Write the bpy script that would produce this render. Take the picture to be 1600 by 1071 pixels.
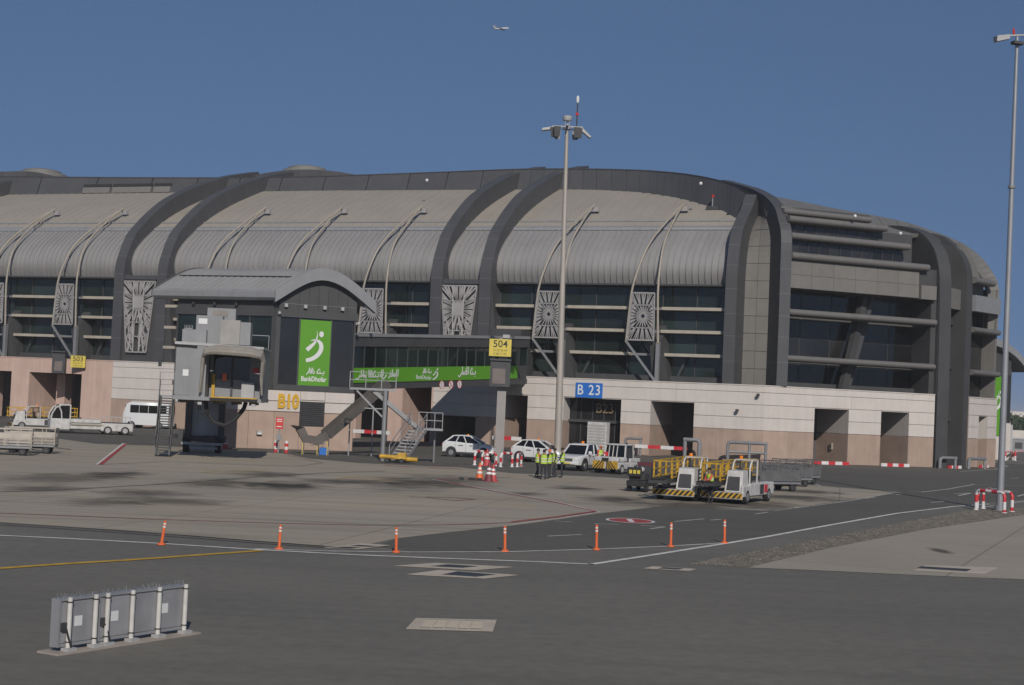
import bpy, bmesh, math, random
from mathutils import Vector, Matrix
random.seed(7)
scene = bpy.context.scene
for o in list(bpy.data.objects): bpy.data.objects.remove(o)
COL = scene.collection
PI = math.pi
# ------------------------------------------------------------------ camera
CAM_H, FOC, ROLL, HORIZON = 4.5, 2450.0, 0.045, 628.0      # height, focal length in photo pixels, camera roll, horizon row
PITCH = math.atan((HORIZON - 535.5) * math.cos(ROLL) / FOC)
RV, UV, FV = Vector((1, 0, 0)), Vector((0, -math.sin(PITCH), math.cos(PITCH))), Vector((0, math.cos(PITCH), math.sin(PITCH)))
OV = Vector((0, 0, CAM_H))
cd = bpy.data.cameras.new('camera'); cam = bpy.data.objects.new('camera', cd); COL.objects.link(cam)
cd.sensor_width = 36; cd.lens = FOC / 1600 * 36; cd.clip_start = .5; cd.clip_end = 20000
ax = RV * math.cos(ROLL) + UV * math.sin(ROLL); ay = -RV * math.sin(ROLL) + UV * math.cos(ROLL); az = -FV
cam.matrix_world = Matrix(((ax.x, ay.x, az.x, 0), (ax.y, ay.y, az.y, 0), (ax.z, ay.z, az.z, CAM_H), (0, 0, 0, 1)))
scene.camera = cam
# ------------------------------------------------------------------ sky, sun, exposure
SUN_EL = math.radians(30); SUN_AZ = math.atan2(.14, -.99)      # direction TO the sun, behind the camera and to the right
sv = Vector((math.sin(SUN_AZ) * math.cos(SUN_EL), math.cos(SUN_AZ) * math.cos(SUN_EL), math.sin(SUN_EL)))
w = bpy.data.worlds.new('World'); scene.world = w; w.use_nodes = True
nt = w.node_tree; nt.nodes.clear()
sky = nt.nodes.new('ShaderNodeTexSky'); sky.sky_type = 'NISHITA'; sky.sun_disc = False
sky.sun_elevation = SUN_EL; sky.sun_rotation = SUN_AZ; sky.altitude = 600; sky.air_density = 1.0; sky.dust_density = .4; sky.ozone_density = 3.6
# clear dry air: the sky is looked up a little higher than the sight line, which evens out the pale band at the horizon all round
tc = nt.nodes.new('ShaderNodeTexCoord'); sx = nt.nodes.new('ShaderNodeSeparateXYZ'); cx = nt.nodes.new('ShaderNodeCombineXYZ')
ma = nt.nodes.new('ShaderNodeMath'); ma.operation = 'MULTIPLY_ADD'; ma.inputs[1].default_value = .68; ma.inputs[2].default_value = .36
mx_ = nt.nodes.new('ShaderNodeMath'); mx_.operation = 'MAXIMUM'; mx_.inputs[1].default_value = 0
nt.links.new(tc.outputs['Generated'], sx.inputs[0]); nt.links.new(sx.outputs[0], cx.inputs[0]); nt.links.new(sx.outputs[1], cx.inputs[1]); nt.links.new(sx.outputs[2], mx_.inputs[0]); nt.links.new(mx_.outputs[0], ma.inputs[0]); nt.links.new(ma.outputs[0], cx.inputs[2])
vn = nt.nodes.new('ShaderNodeVectorMath'); vn.operation = 'NORMALIZE'; nt.links.new(cx.outputs[0], vn.inputs[0]); nt.links.new(vn.outputs[0], sky.inputs[0])
bg = nt.nodes.new('ShaderNodeBackground'); bg.inputs[1].default_value = .0725
wo = nt.nodes.new('ShaderNodeOutputWorld'); nt.links.new(sky.outputs[0], bg.inputs[0]); nt.links.new(bg.outputs[0], wo.inputs[0])
sl = bpy.data.lights.new('sun', 'SUN'); sl.energy = 3.2; sl.angle = math.radians(.5); sl.color = (1, .945, .88)
so = bpy.data.objects.new('sun', sl); COL.objects.link(so); so.rotation_euler = sv.to_track_quat('Z', 'Y').to_euler(); so.location = (30, -60, 80)
scene.view_settings.view_transform = 'Standard'; scene.view_settings.look = 'None'; scene.view_settings.exposure = .08; scene.view_settings.gamma = 1
scene.view_settings.use_curve_mapping = False
# ------------------------------------------------------------------ survey helpers: a sight line met with the ground or a plane of the place
def sight(x, y):
    a, b = (x - 800) / FOC, -(y - 535.5) / FOC
    return RV * (a * math.cos(ROLL) - b * math.sin(ROLL)) + UV * (a * math.sin(ROLL) + b * math.cos(ROLL)) + FV
def G(x, y, z=0.0):
    d = sight(x, y); return OV + d * ((z - CAM_H) / d.z)
def PY(x, y, Y):
    d = sight(x, y); return OV + d * (Y / d.y)
def rot2(a): return Vector((math.cos(math.radians(a)), math.sin(math.radians(a)), 0))
class Frame:                                   # t along a facade, s inward, z up
    def __init__(s, org, ang):
        s.o = Vector(org); s.u = rot2(ang); s.n = Vector((-s.u.y, s.u.x, 0))
    def __call__(s, t, d, z): return s.o + s.u * t + s.n * d + Vector((0, 0, z))
CORNER = Vector((23.17, 142.89, 0))
A = Frame(CORNER, -23)            # long airside front
B = Frame(CORNER, 23)             # front right of the corner
D = Frame((45.85, 156.06, 0), 47) # rounded end
# ------------------------------------------------------------------ mesh builder
class MB:
    def __init__(s): s.v = []; s.f = []; s.mi = []; s.cur = 0
    def add(s, vs, fs):
        k = len(s.v); s.v += [Vector(p) for p in vs]
        for f in fs: s.f.append([k + i for i in f]); s.mi.append(s.cur)
        return s
    def hexa(s, p):      # 8 points: bottom 0-3 ccw, top 4-7
        return s.add(p, [(3, 2, 1, 0), (4, 5, 6, 7), (0, 1, 5, 4), (1, 2, 6, 5), (2, 3, 7, 6), (3, 0, 4, 7)])
    def box(s, x0, x1, y0, y1, z0, z1, F=None):
        p = [(x0, y0, z0), (x1, y0, z0), (x1, y1, z0), (x0, y1, z0), (x0, y0, z1), (x1, y0, z1), (x1, y1, z1), (x0, y1, z1)]
        if F: p = [F(*q) for q in p]
        return s.hexa(p)
    def cbox(s, x0, x1, y0, y1, z0, z1, c=.03):   # box with all edges chamfered
        c = min(c, abs(x1-x0)*.45, abs(y1-y0)*.45, abs(z1-z0)*.45)
        bm = bmesh.new(); r = bmesh.ops.create_cube(bm, size=1)
        for v in bm.verts: v.co = Vector(((x0+x1)/2 + v.co.x*(x1-x0), (y0+y1)/2 + v.co.y*(y1-y0), (z0+z1)/2 + v.co.z*(z1-z0)))
        bmesh.ops.bevel(bm, geom=list(bm.edges), offset=c, segments=1, affect='EDGES')
        bm.verts.index_update()
        s.add([v.co.copy() for v in bm.verts], [[v.index for v in f.verts] for f in bm.faces]); bm.free(); return s
    def bar(s, a, b, w, h=None, up=(0, 0, 1)):     # rectangular bar between two points
        h = h or w; a, b = Vector(a), Vector(b); d = (b - a).normalized(); up = Vector(up)
        if abs(d.dot(up)) > .98: up = Vector((1, 0, 0))
        x = d.cross(up).normalized() * w / 2; y = x.normalized().cross(d).normalized() * h / 2
        return s.hexa([a - x - y, a + x - y, a + x + y, a - x + y, b - x - y, b + x - y, b + x + y, b - x + y])
    def tube(s, pts, r, n=8, cap=True):
        pts = [Vector(p) for p in pts]; rs = r if isinstance(r, (list, tuple)) else [r] * len(pts)
        k = len(s.v); up = None
        for i, p in enumerate(pts):
            d = (pts[min(i + 1, len(pts) - 1)] - pts[max(i - 1, 0)]).normalized()
            if up is None: up = Vector((0, 0, 1)) if abs(d.z) < .95 else Vector((1, 0, 0))
            x = d.cross(up).normalized(); y = x.cross(d).normalized(); up = y
            for j in range(n):
                a = 2 * PI * j / n; s.v.append(p + (x * math.cos(a) + y * math.sin(a)) * rs[i])
        for i in range(len(pts) - 1):
            for j in range(n):
                a, b = k + i * n + j, k + i * n + (j + 1) % n
                s.f.append([a, b, b + n, a + n]); s.mi.append(s.cur)
        if cap:
            s.f.append([k + j for j in reversed(range(n))]); s.mi.append(s.cur)
            e = k + (len(pts) - 1) * n; s.f.append([e + j for j in range(n)]); s.mi.append(s.cur)
        return s
    def prism(s, poly, a, b):                     # polygon (list of 3d points) swept by vector a->b
        n = len(poly); a, b = Vector(a), Vector(b); p = [Vector(q) for q in poly]
        vs = [q + a for q in p] + [q + b for q in p]
        fs = [list(range(n))[::-1], [n + i for i in range(n)]] + [(i, (i + 1) % n, n + (i + 1) % n, n + i) for i in range(n)]
        return s.add(vs, fs)
    def loft(s, rows, close=False, cap=False):
        k = len(s.v); n = len(rows[0])
        for r in rows: s.v += [Vector(p) for p in r]
        for i in range(len(rows) - 1):
            for j in range(n if close else n - 1):
                a, b = k + i * n + j, k + i * n + (j + 1) % n
                s.f.append([a, b, b + n, a + n]); s.mi.append(s.cur)
        if cap:
            s.f.append([k + j for j in reversed(range(n))]); s.mi.append(s.cur)
            e = k + (len(rows) - 1) * n; s.f.append([e + j for j in range(n)]); s.mi.append(s.cur)
        return s
    def disc(s, c, axis, r, h, n=16, r2=None):     # short cylinder or cone frustum
        c = Vector(c); axis = Vector(axis).normalized()
        return s.tube([c, c + axis * h], [r, r if r2 is None else r2], n)
    def sphere(s, c, r, n=10, m=6, sc=(1, 1, 1)):
        rows = []
        for i in range(m + 1):
            th = PI * i / m
            rows.append([(c[0] + sc[0]*r*math.sin(th)*math.cos(2*PI*j/n), c[1] + sc[1]*r*math.sin(th)*math.sin(2*PI*j/n), c[2] - sc[2]*r*math.cos(th)) for j in range(n)])
        return s.loft(rows, close=True)
    def slab(s, lo, hi):                           # closed skin between two equal rings/strips: used for thick lofts
        return s
    def build(s, name, mat, parent=None, origin=None, smooth=False, angle=None):
        me = bpy.data.meshes.new(name)
        o0 = Vector(origin) if origin is not None else (parent.get('_w') and Vector(parent['_w']) if parent else None) or Vector((0, 0, 0))
        me.from_pydata([tuple(p - o0) for p in s.v], [], s.f)
        ms = mat if isinstance(mat, (list, tuple)) else [mat]
        for m in ms: me.materials.append(m)
        if len(ms) > 1: me.polygons.foreach_set('material_index', s.mi)
        bm = bmesh.new(); bm.from_mesh(me); bmesh.ops.remove_doubles(bm, verts=bm.verts, dist=1e-5); bmesh.ops.recalc_face_normals(bm, faces=bm.faces); bm.to_mesh(me); bm.free()
        if smooth:
            me.polygons.foreach_set('use_smooth', [True] * len(me.polygons))
            me.set_sharp_from_angle(angle=math.radians(angle or 35))
        me.update()
        ob = bpy.data.objects.new(name, me); COL.objects.link(ob)
        if parent: ob.parent = parent
        elif origin is not None: ob.location = o0
        return ob
def thing(name, label, cat, loc=(0, 0, 0), rz=0, group=None, world=False):
    e = bpy.data.objects.new(name, None); COL.objects.link(e); e.location = loc; e.rotation_euler = (0, 0, rz); e.empty_display_size = .2
    e['label'] = label; e['category'] = cat
    if group: e['group'] = group
    if world: e['_w'] = tuple(loc)              # parts are given in world coordinates
    return e
def tag(o, label, cat, group=None):
    o['label'] = label; o['category'] = cat
    if group: o['group'] = group
    return o
def struct(o, kind='structure'): o['kind'] = kind; return o
def dup(root, loc, rz, label, group=None):
    r = root.copy(); COL.objects.link(r); r.location = loc; r.rotation_euler = (0, 0, rz); r['label'] = label
    if group: r['group'] = group
    for ch in list(root.children):
        c = ch.copy(); COL.objects.link(c); c.parent = r
        for g in list(ch.children):
            d = g.copy(); COL.objects.link(d); d.parent = c
    return r
def piece(src, name, parent, loc):                # shares mesh data with src
    o = bpy.data.objects.new(name, src.data); COL.objects.link(o); o.parent = parent; o.location = loc; return o
# ------------------------------------------------------------------ materials
def mat(name, col, rough=.6, metal=0.0, var=.10, scale=1.2, bump=0.0, bscale=25, rnd=0.0, spec=.5, streak=0.0, world=True, detail=5, coat=0.0):
    m = bpy.data.materials.new(name); m.use_nodes = True; n = m.node_tree.nodes; L = m.node_tree.links
    b = n['Principled BSDF']; b.inputs['Roughness'].default_value = rough; b.inputs['Metallic'].default_value = metal
    b.inputs['Specular IOR Level'].default_value = spec; b.inputs['Coat Weight'].default_value = coat
    if world: src = n.new('ShaderNodeNewGeometry').outputs['Position']
    else: src = n.new('ShaderNodeTexCoord').outputs['Object']
    nz = n.new('ShaderNodeTexNoise'); nz.inputs['Scale'].default_value = scale; nz.inputs['Detail'].default_value = detail; L.new(src, nz.inputs['Vector'])
    mr = n.new('ShaderNodeMapRange'); mr.inputs[1].default_value = .3; mr.inputs[2].default_value = .7; mr.inputs[3].default_value = 1 - var; mr.inputs[4].default_value = 1 + var
    L.new(nz.outputs['Fac'], mr.inputs[0]); val = mr.outputs[0]
    if streak:
        mp = n.new('ShaderNodeMapping'); mp.inputs['Scale'].default_value = (1.6, 1.6, .12); L.new(src, mp.inputs[0])
        n2 = n.new('ShaderNodeTexNoise'); n2.inputs['Scale'].default_value = 1.5; n2.inputs['Detail'].default_value = 4; L.new(mp.outputs[0], n2.inputs['Vector'])
        m2 = n.new('ShaderNodeMapRange'); m2.inputs[1].default_value = .35; m2.inputs[2].default_value = .7; m2.inputs[3].default_value = 1; m2.inputs[4].default_value = 1 - streak
        L.new(n2.outputs['Fac'], m2.inputs[0]); mu = n.new('ShaderNodeMath'); mu.operation = 'MULTIPLY'; L.new(val, mu.inputs[0]); L.new(m2.outputs[0], mu.inputs[1]); val = mu.outputs[0]
    if rnd:
        oi = n.new('ShaderNodeObjectInfo'); m3 = n.new('ShaderNodeMapRange'); m3.inputs[3].default_value = 1 - rnd; m3.inputs[4].default_value = 1 + rnd
        L.new(oi.outputs['Random'], m3.inputs[0]); mu = n.new('ShaderNodeMath'); mu.operation = 'MULTIPLY'; L.new(val, mu.inputs[0]); L.new(m3.outputs[0], mu.inputs[1]); val = mu.outputs[0]
    hs = n.new('ShaderNodeHueSaturation'); hs.inputs['Color'].default_value = (*col, 1); L.new(val, hs.inputs['Value']); L.new(hs.outputs[0], b.inputs['Base Color'])
    if bump:
        bn = n.new('ShaderNodeTexNoise'); bn.inputs['Scale'].default_value = bscale; bn.inputs['Detail'].default_value = 6; L.new(src, bn.inputs['Vector'])
        bp = n.new('ShaderNodeBump'); bp.inputs['Strength'].default_value = bump; bp.inputs['Distance'].default_value = .02; L.new(bn.outputs['Fac'], bp.inputs['Height']); L.new(bp.outputs[0], b.inputs['Normal'])
    return m
def glassmat(name, col, rough=.05, alpha=1.0):
    m = mat(name, col, rough, 0, .55, .16, spec=.5, rnd=.35); m.node_tree.nodes['Principled BSDF'].inputs['IOR'].default_value = 1.5  # broad noise paints a mottled reflection into the glass colour
    return m
MT = dict(
    white=mat('white_stone', (.535, .485, .44), .75, var=.04, scale=.9, rnd=.025, streak=.07, bump=.15),
    brown=mat('beige_stone', (.365, .265, .207), .8, var=.10, scale=.8, rnd=.07, streak=.10, bump=.15),
    pink=mat('pink_render', (.515, .365, .30), .85, var=.07, scale=.6, streak=.14, bump=.1),
    clad=mat('dark_cladding', (.066, .066, .069), .55, .0, var=.06, scale=.5, rnd=.035, streak=.08, spec=.4),
    cladjoint=mat('cladding_joint', (.15, .15, .15), .6),
    cladlow=mat('charcoal_panel', (.052, .052, .052), .6, var=.12, scale=.6, streak=.1),
    roof=mat('silver_roof', (.275, .266, .256), .5, .15, var=.05, scale=.4, rnd=.03, streak=.05),
    roofhi=mat('upper_roof', (.302, .272, .228), .55, .05, var=.05, scale=.25, rnd=.008),
    rooftrim=mat('roof_trim', (.26, .26, .265), .5, .2),
    bone=mat('ivory_steel', (.31, .272, .218), .6, var=.08),
    lattice=mat('lattice_metal', (.30, .285, .275), .6, var=.06),
    shelf=mat('sun_shelf', (.37, .33, .265), .6, var=.08, streak=.1),
    stone=mat('warm_panel', (.155, .147, .133), .7, var=.06, rnd=.04, streak=.08),
    glass=glassmat('tinted_glass', (.0135, .021, .0185)),
    glassb=glassmat('blue_glass', (.019, .0192, .0197)),
    frame=mat('glazing_frame', (.045, .047, .05), .5),
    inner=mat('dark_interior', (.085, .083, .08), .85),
    concrete_fl=mat('floor_slab', (.2, .19, .18), .8),
    grey=mat('grey_metal', (.23, .23, .235), .5, .3, var=.08),
    greyp=mat('grey_paint', (.215, .217, .22), .5, .0, var=.06, streak=.08),
    lgrey=mat('light_grey_paint', (.36, .355, .345), .5, .0, var=.06, streak=.1),
    galv=mat('galvanised', (.25, .253, .255), .5, .4, var=.1),
    dgrey=mat('dark_metal', (.05, .05, .052), .6, .2, var=.15),
    black=mat('black_rubber', (.018, .018, .019), .8, var=.2, scale=4),
    screen=mat('display_face', (.16, .13, .115), .3),
    green=mat('banner_green', (.085, .27, .008), .55, var=.03, scale=.3),
    print=mat('banner_print', (.62, .62, .60), .6, var=.02),
    yellow=mat('sign_yellow', (.55, .43, .06), .5, var=.06),
    blackp=mat('black_print', (.02, .02, .015), .6),
    gold=mat('gold_letter', (.62, .36, .03), .4, .1, var=.06),
    goldd=mat('dull_gold_letter', (.20, .14, .08), .5, .1),
    blue=mat('sign_blue', (.018, .13, .46), .45, var=.04),
    redp=mat('red_paint', (.50, .028, .035), .5, var=.1, scale=3),
    redsign=mat('red_sign', (.50, .03, .03), .5),
    whitep=mat('white_paint', (.62, .60, .58), .5, var=.08, scale=3),
    orange=mat('orange_plastic', (.66, .13, .035), .55, var=.08, scale=6),
    carw=mat('car_white', (.60, .60, .59), .3, var=.03, coat=.6),
    carsil=mat('car_silver', (.42, .42, .41), .3, .2, var=.03, coat=.5),
    carglass=glassmat('car_glass', (.006, .0065, .007), .04),
    trim=mat('black_trim', (.03, .03, .031), .6),
    chrome=mat('wheel_metal', (.45, .45, .45), .3, .8),
    gsew=mat('equipment_white', (.52, .505, .48), .5, var=.14, scale=3.5, streak=.22),
    gsey=mat('equipment_yellow', (.46, .27, .02), .55, var=.2, scale=3),
    amber=mat('amber_lens', (.75, .22, .02), .25),
    redl=mat('red_lens', (.5, .03, .02), .25),
    hiv=mat('hi_vis', (.36, .50, .04), .7, var=.1, scale=10),
    hivr=mat('hi_vis_red', (.55, .06, .04), .7, var=.1, scale=10),
    refl=mat('reflective_tape', (.6, .6, .58), .4),
    navy=mat('dark_uniform', (.022, .025, .032), .85, var=.2, scale=10),
    skin=mat('skin', (.22, .12, .075), .6),
    hair=mat('hair', (.012, .010, .009), .8),
    fabric=mat('canopy_fabric', (.225, .205, .175), .85, var=.15, scale=2, bump=.4, bscale=8),
    leaf=mat('foliage', (.045, .075, .03), .8, var=.4, scale=1.5),
    bark=mat('bark', (.10, .075, .055), .9, var=.3, scale=4),
    mesh=mat('wire_mesh', (.22, .22, .22), .5, .5),
    conc=mat('pad_concrete', (.31, .265, .225), .85, var=.12, scale=2.5, bump=.2),
)
WS, RS = MT['whitep'], MT['redp']
# text as a mesh
def text_mesh(s, size, depth=.02, align='CENTER', bold=0.0, sx=1.0, spacing=1.0):
    cu = bpy.data.curves.new('lettering', 'FONT'); cu.body = s; cu.size = size; cu.extrude = depth; cu.align_x = align; cu.align_y = 'CENTER'; cu.offset = bold; cu.resolution_u = 3; cu.space_character = spacing
    ob = bpy.data.objects.new('tmp', cu); COL.objects.link(ob)
    dg = bpy.context.evaluated_depsgraph_get(); me = bpy.data.meshes.new_from_object(ob.evaluated_get(dg))
    bpy.data.objects.remove(ob); bpy.data.curves.remove(cu)
    if sx != 1:
        for v in me.vertices: v.co.x *= sx
    return me
TEXTS = {}
def lettering(name, s, size, m, parent, pos, xdir, depth=.02, bold=0.0, sx=1.0, spacing=1.0, up=(0, 0, 1)):
    me = text_mesh(s, size, depth, bold=bold, sx=sx, spacing=spacing); me.materials.clear(); me.materials.append(m)
    o = bpy.data.objects.new(name, me); COL.objects.link(o)
    x = Vector(xdir).normalized(); y = Vector(up); z = x.cross(y).normalized(); y = z.cross(x)
    o0 = Vector(parent['_w']) if parent and parent.get('_w') else Vector((0, 0, 0)); p = Vector(pos) - o0
    mw = Matrix(((x.x, y.x, z.x, p.x), (x.y, y.y, z.y, p.y), (x.z, y.z, z.z, p.z), (0, 0, 0, 1)))
    if parent: o.parent = parent
    o.matrix_local = mw
    return o
# ================================================================== GROUND
def ground_mat(name, col, var, scale, stains=(), joints=None, bump=.25, bscale=8, rough=.85, fine=.06, tint=None, tracks=False):
    m = bpy.data.materials.new(name); m.use_nodes = True; n = m.node_tree.nodes; L = m.node_tree.links; b = n['Principled BSDF']
    b.inputs['Roughness'].default_value = rough; b.inputs['Specular IOR Level'].default_value = .25
    pos = n.new('ShaderNodeNewGeometry').outputs['Position']
    def mrange(src, a, c, d, e):
        r = n.new('ShaderNodeMapRange'); r.inputs[1].default_value = a; r.inputs[2].default_value = c; r.inputs[3].default_value = d; r.inputs[4].default_value = e; L.new(src, r.inputs[0]); return r.outputs[0]
    def mul(a, c):
        u = n.new('ShaderNodeMath'); u.operation = 'MULTIPLY'; L.new(a, u.inputs[0]); L.new(c, u.inputs[1]); return u.outputs[0]
    def noise(sc, det=5, vec=pos, dist=0):
        z = n.new('ShaderNodeTexNoise'); z.inputs['Scale'].default_value = sc; z.inputs['Detail'].default_value = det; z.inputs['Distortion'].default_value = dist; L.new(vec, z.inputs['Vector']); return z.outputs['Fac']
    big = noise(scale, 4); val = mrange(big, .3, .7, 1 - var, 1 + var)
    val = mul(val, mrange(noise(3.0, 6), .3, .7, 1 - fine, 1 + fine))
    val = mul(val, mrange(noise(40.0, 3), .3, .7, 1 - fine, 1 + fine))
    if tracks:                                   # long drag marks of tyres along the lead-in direction
        mp = n.new('ShaderNodeMapping'); mp.inputs['Rotation'].default_value = (0, 0, math.radians(12)); mp.inputs['Scale'].default_value = (.05, .9, 1); L.new(pos, mp.inputs[0])
        val = mul(val, mrange(noise(1.0, 6, mp.outputs[0], .6), .48, .74, 1.0, tracks))
    if joints:
        mp = n.new('ShaderNodeMapping'); mp.inputs['Rotation'].default_value = (0, 0, math.radians(joints[1])); L.new(pos, mp.inputs[0])
        br = n.new('ShaderNodeTexBrick'); br.offset = 0; br.inputs['Scale'].default_value = 1; br.inputs['Brick Width'].default_value = joints[0]; br.inputs['Row Height'].default_value = joints[0]; br.inputs['Mortar Size'].default_value = .045; br.inputs['Mortar Smooth'].default_value = .3
        br.inputs['Color1'].default_value = (1, 1, 1, 1); br.inputs['Color2'].default_value = (.955, .955, .955, 1); br.inputs['Mortar'].default_value = (.66, .66, .66, 1); L.new(mp.outputs[0], br.inputs['Vector'])
        val = mul(val, br.outputs['Color'])
    wob = noise(.55, 5, pos, 1.0)
    for (cx, cy, rx, ry, ang, dark) in stains:
        mp = n.new('ShaderNodeMapping'); mp.vector_type = 'TEXTURE'; mp.inputs['Location'].default_value = (cx, cy, 0); mp.inputs['Rotation'].default_value = (0, 0, math.radians(ang)); mp.inputs['Scale'].default_value = (rx, ry, 1); L.new(pos, mp.inputs[0])
        ln = n.new('ShaderNodeVectorMath'); ln.operation = 'LENGTH'; L.new(mp.outputs[0], ln.inputs[0])
        ad = n.new('ShaderNodeMath'); ad.operation = 'MULTIPLY_ADD'; L.new(wob, ad.inputs[0]); ad.inputs[1].default_value = 1.5; L.new(ln.outputs['Value'], ad.inputs[2])
        val = mul(val, mrange(ad.outputs[0], 1.0, 1.75, dark, 1.0))
    hs = n.new('ShaderNodeHueSaturation'); L.new(val, hs.inputs['Value']); L.new(hs.outputs[0], b.inputs['Base Color'])
    if tint:
        mx = n.new('ShaderNodeMix'); mx.data_type = 'RGBA'; mx.inputs[6].default_value = (*col, 1); mx.inputs[7].default_value = (*tint, 1); L.new(mrange(noise(.12, 4), .4, .62, 0, 1), mx.inputs[0]); L.new(mx.outputs[2], hs.inputs['Color'])
    else: hs.inputs['Color'].default_value = (*col, 1)
    bp = n.new('ShaderNodeBump'); bp.inputs['Strength'].default_value = bump; bp.inputs['Distance'].default_value = .01; L.new(noise(bscale, 8), bp.inputs['Height']); L.new(bp.outputs[0], b.inputs['Normal'])
    return m
def st(px, py, wpx, hpx, ang=0, dark=.4):
    c = G(px, py); a = G(px + wpx, py); d = G(px, py + hpx)
    return (c.x, c.y, abs(a.x - c.x)*1.45, abs(d.y - c.y)*1.9, ang, dark*.58)
apron_stains = [st(182, 742, 46, 4.5, 0, .33), st(445, 760, 62, 5, 0, .30), st(640, 757, 70, 7, 0, .72), st(230, 772, 70, 4, 0, .6), st(340, 756, 60, 6, 0, .68), st(270, 784, 90, 4, 0, .68), st(160, 786, 70, 4, 0, .75),
    st(540, 753, 60, 3, 0, .5), st(700, 752, 70, 6, 0, .7), st(90, 748, 90, 7, 0, .8), st(905, 764, 34, 2.2, 0, .42), st(960, 781, 42, 4, 0, .5), st(820, 772, 26, 2, 0, .5), st(1265, 769, 42, 2, 0, .42), st(1245, 778, 60, 3, 0, .45), st(1080, 790, 80, 6, 0, .55), st(1180, 789, 60, 5, 0, .55), st(60, 765, 60, 5, 0, .7), st(420, 742, 60, 3, 0, .6)]
ASPH = ground_mat('asphalt', (.160, .148, .125), .10, .05, bump=.35, bscale=14, fine=.10, tint=(.148, .138, .117), tracks=.88)
ASPHD = ground_mat('newer_asphalt', (.112, .104, .089), .10, .06, bump=.35, bscale=14, fine=.09, tracks=.86)
CONC = ground_mat('apron_concrete', (.37, .316, .240), .10, .06, apron_stains, (7.5, 12), bump=.15, fine=.05, tint=(.335, .295, .232), tracks=.72)
PAD = ground_mat('shoulder_concrete', (.33, .29, .228), .06, .15, [st(1470, 862, 10, 3, 0, .5)], (6.0, 23), bump=.15, fine=.04)
GRAV = ground_mat('gravel', (.165, .145, .115), .18, 1.2, bump=.9, bscale=20, fine=.28)
LINEW = ground_mat('line_white', (.58, .56, .52), .15, 1.5, fine=.12); LINEY = ground_mat('line_yellow', (.48, .29, .04), .15, 1.5, fine=.12)
LINER = ground_mat('line_red', (.33, .06, .06), .2, 1.5, fine=.14); LINERD = ground_mat('line_worn_red', (.22, .085, .075), .2, 1.5, fine=.14); SLOT = mat('drain_slot', (.022, .022, .022), .8)
BEIGE = ground_mat('cover_surround', (.46, .395, .315), .08, .8, fine=.06); GRATE = mat('grate_iron', (.055, .058, .06), .6, .3, var=.15)
def sheet(name, pts, z, m, kind='structure'):
    mb = MB(); mb.add([(p[0], p[1], z) for p in pts], [list(range(len(pts)))]); o = mb.build(name, m)
    if kind: o['kind'] = kind
    return o
S_ = 7000
sheet('ground', [(-S_, -S_, 0), (S_, -S_, 0), (S_, S_, 0), (-S_, S_, 0)], 0, ASPH)
gp = lambda l: [G(*q) for q in l]
# service road in newer asphalt round the stand
road = gp([(-60, 690), (62, 682), (150, 694), (245, 697), (400, 706), (450, 710), (482, 717), (560, 724), (660, 729), (800, 740), (990, 749), (1200, 752), (1265, 757), (1405, 769), (1230, 795), (1040, 791), (935, 803), (800, 822), (620, 842), (585, 854), (640, 861), (790, 862), (930, 859), (1140, 848), (1300, 820), (1480, 793), (1600, 780), (1700, 770)]) + [Vector((75, 150, 0)), Vector((62, 178, 0)), CORNER + Vector((-60, 60, 0)), Vector((-110, 190, 0)), Vector((-80, 120, 0))]
sheet('service_road', road, .004, ASPHD)
apron = gp([(-60, 813), (0, 817), (100, 823.5), (200, 830), (300, 838), (400, 846), (480, 852.5), (530, 855), (572, 852), (620, 842), (700, 832.5), (800, 822), (870, 812.5), (935, 803), (1040, 791), (1120, 795), (1190, 798), (1230, 795), (1320, 783), (1408, 769.5), (1350, 765), (1280, 760), (1200, 753), (990, 749), (925, 745), (800, 740), (720, 731), (660, 728.5), (560, 724), (482, 717), (450, 710), (400, 706), (345, 702), (245, 697), (150, 694), (62, 682), (-60, 676)])
sheet('apron', apron, .009, CONC)
pad = gp([(1168, 887.5), (1300, 893), (1450, 900), (1640, 908)]) + [Vector((60, 34, 0)), Vector((60, 75, 0))] + gp([(1640, 799), (1600, 805), (1450, 827), (1300, 856)])
sheet('concrete_pad', pad, .010, PAD)
gravel = gp([(1076, 882), (1168, 887), (1300, 855.5), (1450, 826.5), (1600, 804.5), (1640, 799), (1640, 792), (1560, 796.5), (1515, 798), (1440, 811), (1350, 828.5), (1300, 838.5), (1200, 858), (1110, 874)])
sheet('gravel_strip', gravel, .006, GRAV)
# loose stones on the strip: nobody could count them
def inpoly(x, y, P):
    c = False; j = len(P) - 1
    for i in range(len(P)):
        if (P[i].y > y) != (P[j].y > y) and x < (P[j].x - P[i].x) * (y - P[i].y) / (P[j].y - P[i].y) + P[i].x: c = not c
        j = i
    return c
mb = MB(); xs = [p.x for p in gravel]; ys = [p.y for p in gravel]; k = 0
while k < 5200:
    x, y = random.uniform(min(xs), max(xs)), random.uniform(min(ys), max(ys))
    if not inpoly(x, y, gravel): continue
    k += 1; r = random.uniform(.012, .034); h = r * random.uniform(.5, .9); a = random.uniform(0, 6)
    p = [(x + r*math.cos(a + i*2.094)*random.uniform(.8, 1.3), y + r*math.sin(a + i*2.094)*random.uniform(.8, 1.3), .006) for i in range(3)] + [(x, y, .006 + h)]
    mb.add(p, [(0, 1, 3), (1, 2, 3), (2, 0, 3)])
struct(mb.build('loose_gravel', GRAV), 'stuff')
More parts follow.
